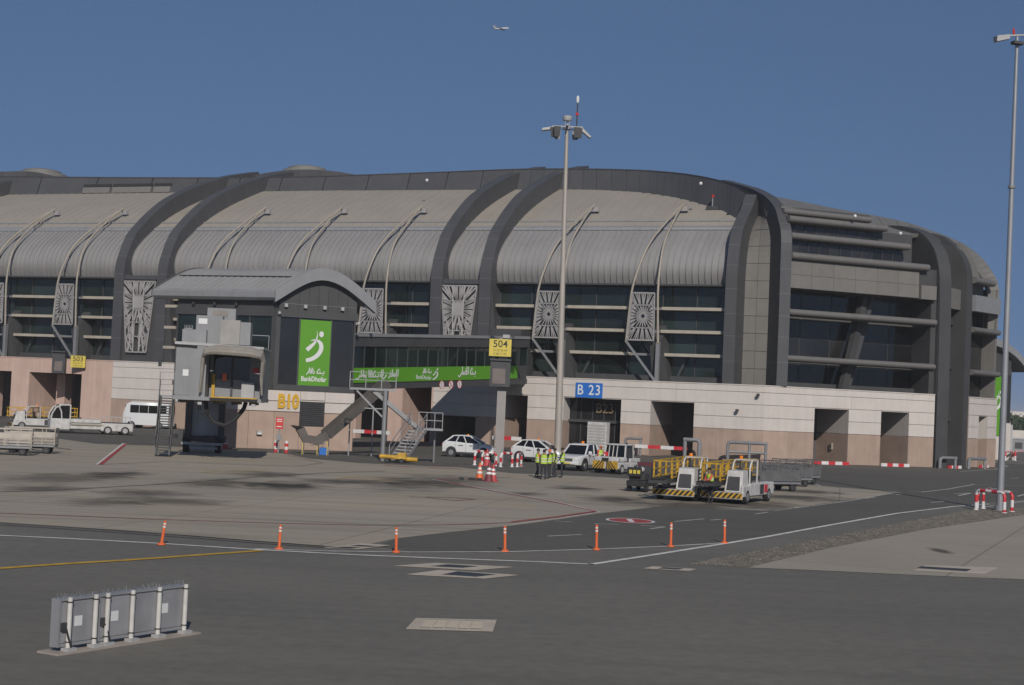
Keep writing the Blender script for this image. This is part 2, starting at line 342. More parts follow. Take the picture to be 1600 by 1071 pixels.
# --- painted lines
def pline(name, pts, wid, z, m, dash=None):
    mb = MB(); P = [Vector((p.x, p.y, 0)) for p in pts]; segs = []
    for a, b in zip(P, P[1:]):
        if not dash: segs.append((a, b)); continue
        L = (b - a).length; d = (b - a).normalized(); t = 0
        while t < L: segs.append((a + d*t, a + d*min(t + dash[0], L))); t += dash[0] + dash[1]
    for i, (a, b) in enumerate(segs):
        d = (b - a).normalized(); nn = Vector((-d.y, d.x, 0)) * wid / 2; e = d * (wid * .3 if not dash else 0); zz = z + .0004 * (i % 2)
        mb.add([a - nn - e + Vector((0, 0, zz)), b - nn + e + Vector((0, 0, zz)), b + nn + e + Vector((0, 0, zz)), a + nn - e + Vector((0, 0, zz))], [(0, 1, 2, 3)])
    return struct(mb.build(name, m))
pline('road_line', gp([(-40, 835.5), (100, 842), (250, 850), (400, 859.5), (560, 868), (700, 873.5), (850, 879), (924, 882.5)]), .21, .013, LINEW)
pline('road_line', gp([(924, 882.5), (1000, 871), (1130, 850.5), (1200, 839), (1300, 820.5), (1400, 803), (1490, 792), (1545, 788)]), .21, .013, LINEW)
pline('road_line', gp([(400, 858.5), (520, 862), (640, 863.5), (790, 863), (932, 859), (1048, 854), (1132, 849)]), .14, .0135, LINEW)
pline('taxi_line', gp([(-60, 893), (0, 889), (100, 882), (200, 876), (300, 869), (405, 861.5)]), .27, .015, LINEY)
for dy in (0, 3.2): pline('drain_slot', gp([(-60, 813.5 + dy), (0, 817.5 + dy), (100, 824 + dy), (300, 838.2 + dy), (400, 846.2 + dy), (505, 854 + dy * .7)]), .09, .0165, SLOT)
pline('clearance_line', gp([(-40, 801), (60, 805), (250, 812.5), (400, 817.5), (560, 821.5), (700, 821), (800, 817.5), (870, 809.5), (932, 800.5)]), .16, .017, LINERD)
pline('clearance_line', gp([(800, 816), (870, 808), (930, 799.5), (870, 786), (800, 773.5), (740, 762), (682, 749.5), (800, 746)]), .13, .018, LINER)
pline('clearance_edge', gp([(800, 819.6), (870, 811), (938, 801), (870, 784.8), (800, 772.4), (740, 761), (676, 749.5)]), .10, .0175, LINEW)
pline('clearance_line', gp([(157, 726.5), (197, 694)]), .26, .018, LINER); pline('clearance_edge', gp([(153.5, 726.5), (194, 693.5)]), .28, .0175, LINEW)
pline('clearance_line', gp([(150, 727), (260, 722), (400, 728), (470, 728.5), (505, 724), (450, 712)]), .10, .018, LINERD)
pline('hatch_line', gp([(640, 777), (668, 778.5), (712, 783), (742, 781), (700, 778), (668, 777.5)]), .16, .018, LINERD)
pline('hatch_line', gp([(605, 728), (640, 730)]), .5, .018, LINER); pline('hatch_line', gp([(672, 731), (718, 733.5)]), .5, .018, LINER); pline('hatch_line', gp([(640, 730.5), (690, 728), (735, 726)]), .12, .018, LINERD)
pline('lead_line', gp([(-40, 771), (100, 766), (250, 757.5), (400, 746.5), (500, 740), (600, 737)]), .16, .0182, mat('worn_dark_line', (.075, .055, .045), .8))
for q in ([(315, 738.5), (345, 737), (420, 738)], [(318, 738.5), (350, 741), (400, 741.5)], [(362, 735.5), (415, 736.5)], [(525, 748.5), (560, 745.5), (620, 747.5)], [(535, 747), (615, 750)], [(548, 750), (622, 752.5)]): pline('stand_line', gp(q), .13, .0186, LINEY)
pline('edge_line', gp([(1120, 796.5), (1210, 798.5), (1320, 784.5), (1400, 770)]), .08, .013, LINEW)
pline('centre_dash', gp([(1055, 815.5), (1100, 811.5)]), .10, .013, LINEW); pline('centre_dash', gp([(1180, 804), (1200, 801)]), .10, .013, LINEW)
for a, b in (((1243, 793.8), (1262, 792)), ((1304, 786.5), (1318, 784.5)), ((1352, 779.5), (1368, 777.5)), ((1400, 773.5), (1410, 772)), ((1455, 786), (1475, 784)), ((857, 838.5), (908, 836)), ((868, 815), (893, 816)), ((930, 819), (966, 820)), ((1002, 822), (1040, 824)), ((1040, 824), (1016, 827)), ((1110, 813.5), (1127, 812))): pline('centre_dash', gp([a, b]), .10, .013, LINEW)
pline('road_line', gp([(1440, 769.5), (1480, 765), (1522, 757.5), (1600, 760)]), .12, .013, LINEW)
pline('road_line', gp([(1500, 737.5), (1555, 733.5), (1575, 729), (1570, 727)]), .12, .013, LINEW)
pline('road_line', gp([(1262, 752.5), (1282, 760)]), .10, .013, LINEW)
for a, b in (((1492, 772), (1518, 771)), ((1518, 771), (1498, 775)), ((1522, 765), (1590, 768)), ((1545, 762.5), (1560, 766)), ((1560, 763), (1552, 768)), ((1590, 776), (1605, 772)), ((1540, 792), (1555, 791)), ((1582, 786), (1640, 779)), ((1580, 748), (1592, 747.5)), ((1420, 768), (1440, 769))): pline('arrow_marking', gp([a, b]), .14, .0132, LINEW)
# no-entry roundel painted on the road
c = G(985, 814.2)
def ell(name, rx, ry, z, m, a0=0, a1=2*PI):
    mb = MB(); n = 28; mb.add([(c.x + rx*math.cos(a0 + (a1-a0)*i/n), c.y + ry*math.sin(a0 + (a1-a0)*i/n), z) for i in range(n)], [list(range(n))]); return struct(mb.build(name, m))
ell('painted_roundel', .98, 1.3, .013, LINEW); ell('painted_roundel', .86, 1.12, .0155, LINER)
mb = MB(); mb.add([(c.x - .11, c.y - .8, .018), (c.x + .11, c.y - .8, .018), (c.x + .11, c.y + .8, .018), (c.x - .11, c.y + .8, .018)], [(0, 1, 2, 3)]); struct(mb.build('painted_roundel_bar', LINEW))
# --- covers let into the paving: surround, iron plate, bars
def cover(quad, inner, label, bars=0, z=.012, plate=GRATE):
    q = gp(quad); c = sum(q, Vector()) / 4
    t = thing('drain_cover', label, 'drain cover', c, world=True, group='covers in the paving')
    MB().prism([(p.x, p.y, 0) for p in q], (0, 0, z), (0, 0, z + .004)).build('surround', BEIGE, t)
    i = gp(inner); MB().prism([(p.x, p.y, 0) for p in i], (0, 0, z + .004), (0, 0, z + .007)).build('plate', plate, t)
    if bars:
        for k in range(1, bars):
            f = k / bars
            a, b = i[0].lerp(i[1], f), i[3].lerp(i[2], f); MB().bar((a.x, a.y, z + .012), (b.x, b.y, z + .012), .035, .008).build('grate_bar', BEIGE, t)
        for k in range(1, bars // 2 + 1):
            f = k / (bars // 2 + 1)
            a, b = i[0].lerp(i[3], f), i[1].lerp(i[2], f); MB().bar((a.x, a.y, z + .014), (b.x, b.y, z + .014), .03, .008).build('grate_bar', BEIGE, t)
cover([(634, 984), (650, 967), (776, 970), (770, 988)], [(655, 982), (666, 969.5), (758, 972), (752, 985)], 'square iron grate in a pale surround, nearest in the bare asphalt', 8, plate=mat('pale_grate', (.23, .215, .19), .7, .2))
cover([(617, 885), (680, 880.5), (801, 887), (742, 892)], [(672, 886), (700, 883), (748, 886), (722, 888.5)], 'rear of the two dark plates in diamond surrounds beside the white line corner')
cover([(636, 898.5), (688, 891.5), (810, 899.5), (758, 905)], [(690, 899), (715, 894), (775, 899), (744, 902.5)], 'front of the two dark plates in diamond surrounds beside the white line corner')
cover([(1006, 889), (1020, 886), (1088, 890), (1078, 893)], [(1028, 889.5), (1036, 887.5), (1068, 889.5), (1060, 891.3)], 'small dark plate in the asphalt left of the gravel strip')
cover([(1428, 892), (1446, 884), (1560, 888), (1540, 897)], [(1432, 889), (1440, 886), (1518, 890.5), (1510, 894)], 'long dark plate in rusty surround on the concrete pad', z=.0125)
cover([(508, 857), (555, 852), (602, 854), (560, 859)], [(515, 857), (540, 855.5), (565, 857), (548, 858.5)], 'left of the two dark plates at the apron tip', z=.014)
cover([(530, 855), (565, 850.5), (610, 853.5), (580, 856.5)], [(545, 855), (560, 853), (590, 855), (578, 856.3)], 'right of the two dark plates at the apron tip', z=.0225)
# ================================================================== TERMINAL PIER
TB = thing('terminal_building', 'long grey airport terminal pier with arched silver roof, dark ribs and white stone base', 'building', CORNER, world=True)
def part(name, mb, m, **k): return mb.build(name, m, TB, **k)
FINP = [(0, 7.05), (0, 9.5), (0, 12), (0, 14.5), (0, 17.1), (.6, 19), (1.7, 21), (3.3, 22.5), (5.2, 24.0), (8, 25.8), (11.5, 27.4), (15.5, 28.9), (20, 30.3), (26, 31.7)]
SHELL = [(1.85, 16.3), (1.45, 17.1), (1.35, 18.0), (1.8, 19.15), (2.85, 20.25), (3.95, 21.1), (5.0, 21.85)]
SHELL2 = [(5.2, 22.1), (7.7, 23.6), (10.2, 24.85), (13.2, 26.15), (17.3, 27.72), (18.6, 28.15)]
def interp(P, x):
    for (a, b), (c, d) in zip(P, P[1:]):
        if x <= c: return b + (d - b) * (x - a) / (c - a) if c != a else b
    return P[-1][1]
def resample(P, step):
    out = [P[0]]
    for a, b in zip(P, P[1:]):
        L = math.hypot(b[0]-a[0], b[1]-a[1]); n = max(1, round(L / step))
        for i in range(1, n + 1): out.append((a[0] + (b[0]-a[0])*i/n, a[1] + (b[1]-a[1])*i/n))
    return out
def smoothpath(P, k=4):      # Catmull-Rom
    out = []
    for i in range(len(P) - 1):
        p0, p1, p2, p3 = P[max(i-1, 0)], P[i], P[i+1], P[min(i+2, len(P)-1)]
        for j in range(k):
            t = j / k
            out.append(tuple(.5*((2*p1[c]) + (-p0[c]+p2[c])*t + (2*p0[c]-5*p1[c]+4*p2[c]-p3[c])*t*t + (-p0[c]+3*p1[c]-3*p2[c]+p3[c])*t**3) for c in range(len(p1))))
    out.append(P[-1]); return out
def offset(P, d):             # shift a (s,z) path inward (to the right of travel)
    out = []
    for i, p in enumerate(P):
        a, b = P[max(i-1, 0)], P[min(i+1, len(P)-1)]; dx, dz = b[0]-a[0], b[1]-a[1]; L = math.hypot(dx, dz)
        out.append((p[0] + dz/L*d, p[1] - dx/L*d))
    return out
# --- stone base, built course by course
COURSES = [(2.90, 4.05), (4.05, 5.22), (5.22, 6.36), (6.36, 6.95)]
def base_wall(F, t0, t1, style, openings, depth, zt=6.95, courses=COURSES, band=2.9):
    """solid wall core with openings, then the stone courses hung in front of it"""
    ops = sorted(openings); edges = [t0] + [e for o in ops for e in o[:2]] + [t1]
    up, lo = (MT['white'], MT['brown']) if style == 'white' else (MT['pink'], MT['pink'])
    for a, b in zip(edges[::2], edges[1::2]):
        if b - a > .02: part('wall', MB().box(a + .02, b - .02, .08, .6, 0, zt - .02, F), lo)
    for o in ops:
        part('lintel', MB().box(o[0] - .02, o[1] + .02, .082, .6, o[2], zt - .02, F), up)
    def clear(z0, z1):                      # stretches of this course not cut by an opening
        cuts = [o for o in ops if o[2] > z0 + .1]; e = [t0] + [x for o in cuts for x in o[:2]] + [t1]
        return [(a, b) for a, b in zip(e[::2], e[1::2]) if b - a > .05]
    g = .02
    if style == 'white':
        for z0, z1 in courses:
            for a, b in clear(z0, z1):
                n = max(1, round((b - a) / 9)); 
                for i in range(n): part('wall_panel', MB().box(a + (b-a)*i/n + (.008 if i else 0), a + (b-a)*(i+1)/n - (.008 if i < n-1 else 0), 0, .07, z0 + g, z1 - g, F), up)
        for a, b in clear(0, band):
            n = max(1, round((b - a) / 2.6))
            for i in range(n): part('wall_panel', MB().box(a + (b-a)*i/n + .008, a + (b-a)*(i+1)/n - .008, .004, .07, .04, band - g, F), lo)
    else:
        for a, b in clear(0, zt): part('wall_panel', MB().box(a + .004, b - .004, 0, .07, .02, zt, F), up)
        for o in ops: part('wall_panel', MB().box(o[0], o[1], 0, .07, o[2], zt, F), up)
    for o in ops:
        zt2 = min(o[2], zt)
        for tt, d in ((o[0], -1), (o[1], 1)):
            a, b = sorted((tt, tt + d * .3))
            if style == 'white':
                part('reveal', MB().box(a, b, .08, depth, 0, min(band, zt2) - .015, F), lo)
                if zt2 > band: part('reveal', MB().box(a + .004, b - .004, .08, depth, band + .015, zt2, F), up)
            else: part('reveal', MB().box(a, b, .08, depth, 0, zt2, F), up)
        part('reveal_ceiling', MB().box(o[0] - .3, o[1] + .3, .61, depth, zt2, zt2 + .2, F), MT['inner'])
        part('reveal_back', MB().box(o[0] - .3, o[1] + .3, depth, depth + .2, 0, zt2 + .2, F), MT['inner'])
    part('coping', MB().box(t0, t1, -.05, .7, zt, zt + .09, F), MT['white'] if style == 'white' else MT['pink'])
base_wall(A, -112, -72.3, 'pink', [(-97.5, -86.1, 5.4), (-83.6, -76.4, 5.4)], 8)
base_wall(A, -72.3, -61.0, 'white', [], 5)
base_wall(A, -61.0, -33.4, 'pink', [(-59, -52, 5.4), (-49, -38.4, 5.4), (-36.8, -33.6, 5.6)], 8)
base_wall(A, -33.4, 0, 'white', [(-33.2, -28.7, 2.85), (-25.87, -23.24, 5.15), (-19.52, -13.69, 5.15), (-10.77, -6.55, 5.15)], 7)
base_wall(B, 0, 19.1, 'white', [(5.5, 9.3, 5.15), (12.95, 16.15, 5.15)], 5.2)
base_wall(D, -.2, 5.85, 'white', [(1.9, 3.8, 5.15)], 3.0)
# deep openings left: pillars inside
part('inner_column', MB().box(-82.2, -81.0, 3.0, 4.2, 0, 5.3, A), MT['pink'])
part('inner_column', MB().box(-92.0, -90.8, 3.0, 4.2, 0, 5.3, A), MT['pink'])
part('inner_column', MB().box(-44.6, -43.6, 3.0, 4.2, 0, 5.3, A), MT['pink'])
# --- glazed entrance under the lower B23
t0, t1 = -19.52, -13.69
part('entrance_glass', MB().box(t0, t1, 1.9, 1.95, 0, 5.15, A), MT['glassb'])
for k in range(6): part('mullion', MB().box(t0 + (t1-t0)*k/5 - .05, t0 + (t1-t0)*k/5 + .05, 1.8, 1.9, 0, 5.15, A), MT['frame'])
part('transom', MB().box(t0, t1, 1.5, 1.92, 2.85, 3.1, A), MT['cladlow'])
part('door_header', MB().box(t0 + 1.8, t1 - 1.6, 1.6, 1.86, 2.35, 2.5, A), MT['cladlow'])
# --- curtain wall, sun shelves and mullions of each bay
BAYS = [(-112, -72.8), (-65.8, -34.3), (-27.65, -4.0)]
SHZ = [9.58, 11.78, 13.95]
for b0, b1 in BAYS:
    n = max(1, round((b1 - b0) / 3.2)); w_ = (b1 - b0) / n
    zs = [7.6] + SHZ + [16.3]
    part('sill_band', MB().box(b0, b1, 1.9, 2.8, 6.9, 7.6, A), MT['cladlow'])
    for i in range(n):
        for z0, z1 in zip(zs, zs[1:]): part('glass_pane', MB().box(b0 + w_*i + .04, b0 + w_*(i+1) - .04, 2.55, 2.6, z0 + .04, z1 - .04, A), MT['glass'])
    for i in range(n + 1): part('mullion', MB().box(b0 + w_*i - .05, b0 + w_*i + .05, 2.42, 2.66, 7.6, 16.3, A), MT['frame'])
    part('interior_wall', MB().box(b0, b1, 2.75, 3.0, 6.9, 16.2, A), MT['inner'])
    part('eave_soffit', MB().box(b0, b1, 1.22, 2.9, 16.12, 16.28, A), MT['cladlow'])
# --- arched ribs, each clad in short panels
def arch(F, ta, tb, path, depth, seg=1.9, name='arch_rib', m=None, mj=None):
    m = m or MT['clad']; P = smoothpath(path, 4); P = resample(P, .5); IN = offset(P, depth); c = .035
    core = MB(); Pc = offset(P, .006)
    core.loft([[F(ta + .006, a[0], a[1]), F(tb - .006, a[0], a[1]), F(tb - .006, b[0], b[1]), F(ta + .006, b[0], b[1])] for a, b in zip(Pc, IN)], close=True, cap=True)
    rib = part(name, core, mj or MT['cladjoint'])
    acc = 0; start = 0
    for i in range(1, len(P)):
        acc += math.hypot(P[i][0]-P[i-1][0], P[i][1]-P[i-1][1])
        if acc >= seg or i == len(P) - 1:
            rows = []
            for k in range(start, i + 1):
                p, q = P[k], IN[k]
                if k == start and start: d = Vector((P[k+1][0]-p[0], P[k+1][1]-p[1])).normalized() * c; p = (p[0]+d.x, p[1]+d.y); q = (q[0]+d.x, q[1]+d.y)
                rows.append([F(ta, p[0], p[1]), F(tb, p[0], p[1]), F(tb, q[0], q[1]), F(ta, q[0], q[1])])
            MB().loft(rows, close=True, cap=True).build('cladding_panel', m, rib, origin=CORNER); start = i; acc = 0
    return rib
for ta in (-72.75, -67.1, -34.25, -28.95): arch(A, ta, ta + 1.25, FINP, 2.6)
arch(A, -111.0, -109.75, FINP, 2.6); arch(A, -105.4, -104.15, FINP, 2.6)
P5A = [(.35, 7.05), (.3, 10), (.25, 14), (.3, 17.4), (.7, 19.5), (1.5, 21.3), (3.0, 22.7), (4.8, 24.0), (6.1, 25.4)]
arch(A, -4.1, -3.0, P5A, 3.2)
P5B = [(-.1, 7.05), (-.1, 12), (0, 17.8), (.15, 20.9), (1.05, 22.4), (2.3, 23.75), (4.7, 24.95), (7, 25.7), (9.85, 26.5), (14.4, 27.5), (19, 28.5)]
BF = Frame(B(1.25, .08, 0), 10)
arch(BF, 0, 1.05, P5B, 3.4)
# --- roof: ribbed sheets laid side by side, lower and upper tier
def clip_s(t):             # the swept end of the ridge cuts the last bay
    C_ = [(-60, 18.6), (-29.6, 17.6), (-23.3, 17.1), (-18, 15.8), (-13, 13.3), (-9.5, 10.8), (-7, 9.0), (-5, 7.0), (-3, 5.6)]
    return interp(C_, t)
def rib_sheet(F, t, w_, path, rib, rw):
    rows = []
    out = offset(path, -rib)
    for p, q in zip(path, out):
        rows.append([F(t, *p), F(t, *q), F(t + rw, *q), F(t + rw, *p), F(t + w_, *p)])
    return MB().loft(rows)
LOW = smoothpath(SHELL, 2); UPP = smoothpath(SHELL2, 2)
for b0, b1 in [(-112, -105.4), (-104.2, -72.75), (-71.5, -67.1), (-65.85, -34.25), (-33.0, -28.95), (-27.7, -3.9)]:
    n = round((b1 - b0) / .62); w_ = (b1 - b0) / n
    proto = None
    for i in range(n):
        t = b0 + w_ * i
        if proto is None: proto = rib_sheet(A, t, w_, LOW, .11, .07).build('roof_sheet', MT['roof'], TB, smooth=True, angle=30)
        else: piece(proto, 'roof_sheet', TB, A.u * (w_ * i))
    n = max(2, round((b1 - b0) / 1.24)); w_ = (b1 - b0) / n; proto = None
    for i in range(n):
        t = b0 + w_ * i; lim = clip_s(t + w_ * .5)
        if lim >= 18.4:
            if proto is None: proto = rib_sheet(A, t, w_, UPP, .05, .05).build('upper_roof_sheet', MT['roofhi'], TB, smooth=True, angle=30); pt = t
            else: piece(proto, 'upper_roof_sheet', TB, A.u * (t - pt))
        else:
            P = [p for p in UPP if p[0] < lim]; P.append((lim, interp(UPP, lim)))
            rib_sheet(A, t, w_, P, .05, .05).build('upper_roof_sheet', MT['roofhi'], TB, smooth=True, angle=30)
    if b1 - b0 > 8 or True:    # seam between the tiers: gutter lip
        part('roof_seam', MB().loft([[A(b0, 4.95, 21.86), A(b0, 5.05, 22.12), A(b0, 5.4, 22.3)], [A(b1, 4.95, 21.86), A(b1, 5.05, 22.12), A(b1, 5.4, 22.3)]]), MT['rooftrim'])
        part('seam_gutter', MB().box(b0, b1, 4.9, 5.3, 21.62, 21.84, A), MT['cladlow'])
        part('seam_strip', MB().box(b0, b1, 6.35, 6.55, 22.86, 23.0, A), MT['rooftrim'])
# --- dark ridge upstand: straight, then sweeping round to the corner rib
TOPB = [(-112, 19.4, 30.6), (-106.5, 19.4, 30.6), (-82.5, 19.4, 30.1), (-64, 19.4, 29.9), (-47, 19.4, 30.1), (-34, 18.8, 30.25), (-28.6, 18.4, 30.15), (-23.7, 17.8, 29.95), (-18.4, 16.6, 29.55), (-15.1, 15.2, 29.1), (-12.5, 13.6, 28.6), (-9.9, 11.6, 27.95), (-7.4, 9.8, 27.2), (-5.65, 8.3, 26.45), (-4.1, 6.9, 25.6)]
BOTB = [(-112, 18.4, 28.0), (-106.5, 18.4, 28.0), (-82.5, 18.4, 28.0), (-64, 18.4, 28.0), (-47, 18.4, 28.0), (-34, 17.8, 27.85), (-28.6, 17.4, 27.7), (-23.3, 16.9, 27.55), (-18, 15.6, 27.15), (-15, 14.2, 26.65), (-12, 12.4, 26.0), (-9.5, 10.6, 25.3), (-7, 8.8, 24.45), (-5.5, 7.3, 23.6), (-4.1, 6.3, 23.0)]
tp, bt = smoothpath(TOPB, 3), smoothpath(BOTB, 3)
for i in range(len(tp) - 1):
    e = .012
    a, b = Vector(tp[i]), Vector(tp[i+1]); c_, d_ = Vector(bt[i]), Vector(bt[i+1])
    a2, b2, c2, d2 = a.lerp(b, e), b.lerp(a, e), c_.lerp(d_, e), d_.lerp(c_, e); k = Vector((0, .45, 0)); lo = Vector((0, 0, -.35))
    f = lambda v: A(*v)
    part('ridge_panel', MB().hexa([f(c2 + lo), f(d2 + lo), f(d2 + k + lo), f(c2 + k + lo), f(a2), f(b2), f(b2 + k), f(a2 + k)]), MT['clad'])
    part('ridge_cap', MB().hexa([f(a - Vector((0, .06, 0))), f(b - Vector((0, .06, 0))), f(b + k*1.8), f(a + k*1.8), f(a + Vector((0, -.06, .1))), f(b + Vector((0, -.06, .1))), f(b + k*1.8 + Vector((0, 0, .1))), f(a + k*1.8 + Vector((0, 0, .1)))]), MT['cladlow'])
part('roof_deck', MB().loft([[A(*Vector(p)) for p in tp], [A(p[0], max(p[1], 26), max(29.2, p[2]-.2) if p[0] < -20 else p[2]-.1) for p in tp], [A(p[0], 46, 29.0) for p in tp]]), MT['cladlow'])
part('rear_wall', MB().box(-112, -2, 46, 46.4, 0, 29, A), MT['cladlow'])
for x0, x1 in ((-92.5, -88.4), (-88.0, -82.2), (-81.8, -79.4)):
    part('vent_slot', MB().hexa([A(x0, 18.70, 29.0), A(x1, 18.70, 29.0), A(x1, 19.2, 29.0), A(x0, 19.2, 29.0), A(x0, 18.78, 29.35), A(x1, 18.78, 29.35), A(x1, 19.3, 29.35), A(x0, 19.3, 29.35)]), MT['black'])
    part('vent_panel', MB().hexa([A(x0, 18.44, 28.2), A(x1, 18.44, 28.2), A(x1, 19.1, 28.2), A(x0, 19.1, 28.2), A(x0, 18.66, 28.95), A(x1, 18.66, 28.95), A(x1, 19.1, 28.95), A(x0, 19.1, 28.95)]), MT['stone'])
for pts_ in ([(-76, 24, 30.0), (-73, 25, 30.9), (-69, 25, 31.5), (-65, 25, 31.75), (-61, 25.5, 31.6), (-57, 26, 31.0), (-53, 26, 30.0)], [(-118, 24, 31.5), (-112, 24, 32.0), (-107, 25, 32.2), (-103, 25, 31.6), (-99, 26, 30.2)]):
    P_ = smoothpath(pts_, 3)
    for a, b in zip(P_, P_[1:]): part('ridge_block', MB().hexa([A(a[0], a[1], 28.5), A(b[0] - .03, b[1], 28.5), A(b[0] - .03, b[1] + 6, 28.5), A(a[0], a[1] + 6, 28.5), A(*a), A(b[0] - .03, b[1], b[2]), A(b[0] - .03, b[1] + 6, b[2]), A(a[0], a[1] + 6, a[2])]), MT['clad'])
for px, py, rad in ((480, 263.5, 2.4), (66, 268, 2.6)):            # shallow round roof lights above the ridge
    d = sight(px, py); q = A(0, 30, 0); kk = (q - OV).dot(A.n) / d.dot(A.n); c0 = OV + d * kk
    mb = MB(); mb.tube([c0 - Vector((0, 0, 2.0)), c0 - Vector((0, 0, .35)), c0 - Vector((0, 0, .3)), c0 + Vector((0, 0, .0)), c0 + Vector((0, 0, .2)), c0 + Vector((0, 0, .3))], [rad*1.6, rad*1.25, rad, rad*.98, rad*.7, .1], 24); part('roof_light', mb, MT['stone'], smooth=True)
# --- pale stone facing in the fold between the two corner ribs
sA = [(p[1], p[0] + 3.0) for p in smoothpath(P5A, 4)]; sB = [(p[1], p[0] + 3.0) for p in smoothpath(P5B, 4)]
zc = 6.95; rows = []
while zc < 25.2:
    l = A(-3.02, interp(sA, zc) - .1, zc); r_ = BF(.04, interp(sB, zc) - .1, zc)
    if r_.x < l.x + .05: break
    rows.append((l, r_)); zc += .55
for i in range(0, len(rows) - 1, 3):
    sub = rows[i:i+4]
    for h in (0, 1):
        L_ = []
        for (l, r_) in sub:
            a = l.lerp(r_, .0 if h == 0 else .505); b = l.lerp(r_, .495 if h == 0 else 1.0); L_.append([a, b, b + Vector((0, .3, 0)), a + Vector((0, .3, 0))])
        g = Vector((0, 0, .02)); L_[0] = [p + g for p in L_[0]]; L_[-1] = [p - g for p in L_[-1]]
        part('corner_panel', MB().loft(L_, close=True, cap=True), MT['stone'])
part('corner_core', MB().loft([[l + Vector((0, .32, 0)), r_ + Vector((0, .32, 0))] for l, r_ in rows]), MT['cladlow'])
# --- lattice screens
def ray_exit(c, d, poly):
    best = 1e9
    for p, q in zip(poly, poly[1:] + poly[:1]):
        ex, ey = q[0]-p[0], q[1]-p[1]; den = d[0]*ey - d[1]*ex
        if abs(den) < 1e-9: continue
        t = ((p[0]-c[0])*ey - (p[1]-c[1])*ex) / den; s_ = ((p[0]-c[0])*d[1] - (p[1]-c[1])*d[0]) / den
        if t > 1e-6 and -1e-6 <= s_ <= 1 + 1e-6: best = min(best, t)
    return best
def lattice(F, s0, poly, centre, rays, hole, bw, rows_, fork=True, hub=True):
    mb = MB(); th = .09; P = lambda q, s=s0: F(q[0], s, q[1])
    def strip(a, b, w_):
        dx, dz = b[0]-a[0], b[1]-a[1]; L = math.hypot(dx, dz)
        if L < 1e-4: return
        nx, nz = -dz/L*w_/2, dx/L*w_/2
        q = [(a[0]+nx, a[1]+nz), (a[0]-nx, a[1]-nz), (b[0]-nx, b[1]-nz), (b[0]+nx, b[1]+nz)]
        mb.hexa([P(v) for v in q] + [P(v, s0 + th) for v in q])
    for p, q in zip(poly, poly[1:] + poly[:1]): strip(p, q, .13)
    lo = min(p[1] for p in poly); hi = max(p[1] for p in poly)
    def xat(z):
        xs_ = []
        for p, q in zip(poly, poly[1:] + poly[:1]):
            if (p[1]-z)*(q[1]-z) <= 0 and p[1] != q[1]: xs_.append(p[0] + (q[0]-p[0])*(z-p[1])/(q[1]-p[1]))
        return min(xs_), max(xs_)
    for z in rows_: a, b = xat(z); strip((a, z), (b, z), .10)
    for k in range(rays):
        an = 2*PI*(k + .5)/rays; d = (math.cos(an), math.sin(an)); t = ray_exit(centre, d, poly)
        strip((centre[0] + d[0]*hole, centre[1] + d[1]*hole), (centre[0] + d[0]*t, centre[1] + d[1]*t), bw)
        if fork and t > hole * 2.4:          # the bars fork on the way out
            m_ = hole + (t - hole) * .34; base = (centre[0] + d[0]*m_, centre[1] + d[1]*m_)
            for sg in (-1, 1):
                a2 = an + sg * PI / rays * .62; d2 = (math.cos(a2), math.sin(a2)); t2 = ray_exit(centre, d2, poly); strip(base, (centre[0] + d2[0]*t2, centre[1] + d2[1]*t2), bw*.75)
    if hub:
        n = 20
        for r_, w_ in ((hole, .12), (hole*2.6, .06)):
            for j in range(n):
                a, b = 2*PI*j/n, 2*PI*(j+1)/n; strip((centre[0]+r_*math.cos(a), centre[1]+r_*math.sin(a)), (centre[0]+r_*math.cos(b), centre[1]+r_*math.sin(b)), w_)
    return mb
def tubes(tc, top_t, l0, r0, l1, r1):
    """pair of slender ribs that spring from one point on the roof and part round a lattice screen"""
    path = smoothpath([(0.1, 10.6), (0.1, 13), (.15, 15.3), (.35, 17.1), (1.1, 19.25), (2.3, 20.8), (4.1, 22.2), (5.9, 23.5), (8.0, 24.8)], 3); n = len(path)
    for side in (0, 1):
        pts = []
        for i, (s_, z_) in enumerate(path):
            f = max(0, min(1, (z_ - 15.3) / 9.5)); e0, e1 = (l0, l1) if side == 0 else (r0, r1)
            if z_ <= 15.3: t = e1 + (e0 - e1) * (z_ - 10.6) / 4.7
            else: t = e0 + (top_t - e0) * (f ** (1.15 if side == 0 else 1.7)) 
            pts.append(A(t, s_, z_))
        part('roof_tube', MB().tube(pts, .105, 7), MT['bone'], smooth=True)
    tip = A(top_t, 8.0, 24.8); part('tube_foot', MB().box(top_t - .2, top_t + .45, 8.0, 8.4, 24.1, 24.55, A), MT['lattice'])
SCREENS = [(-79.2, -78.1), (-60, -58.9), (-50.2, -49.2), (-40.6, -39.6), (-21.4, -20.2), (-11.85, -10.85), (-89.0, -87.9), (-98.6, -97.4)]
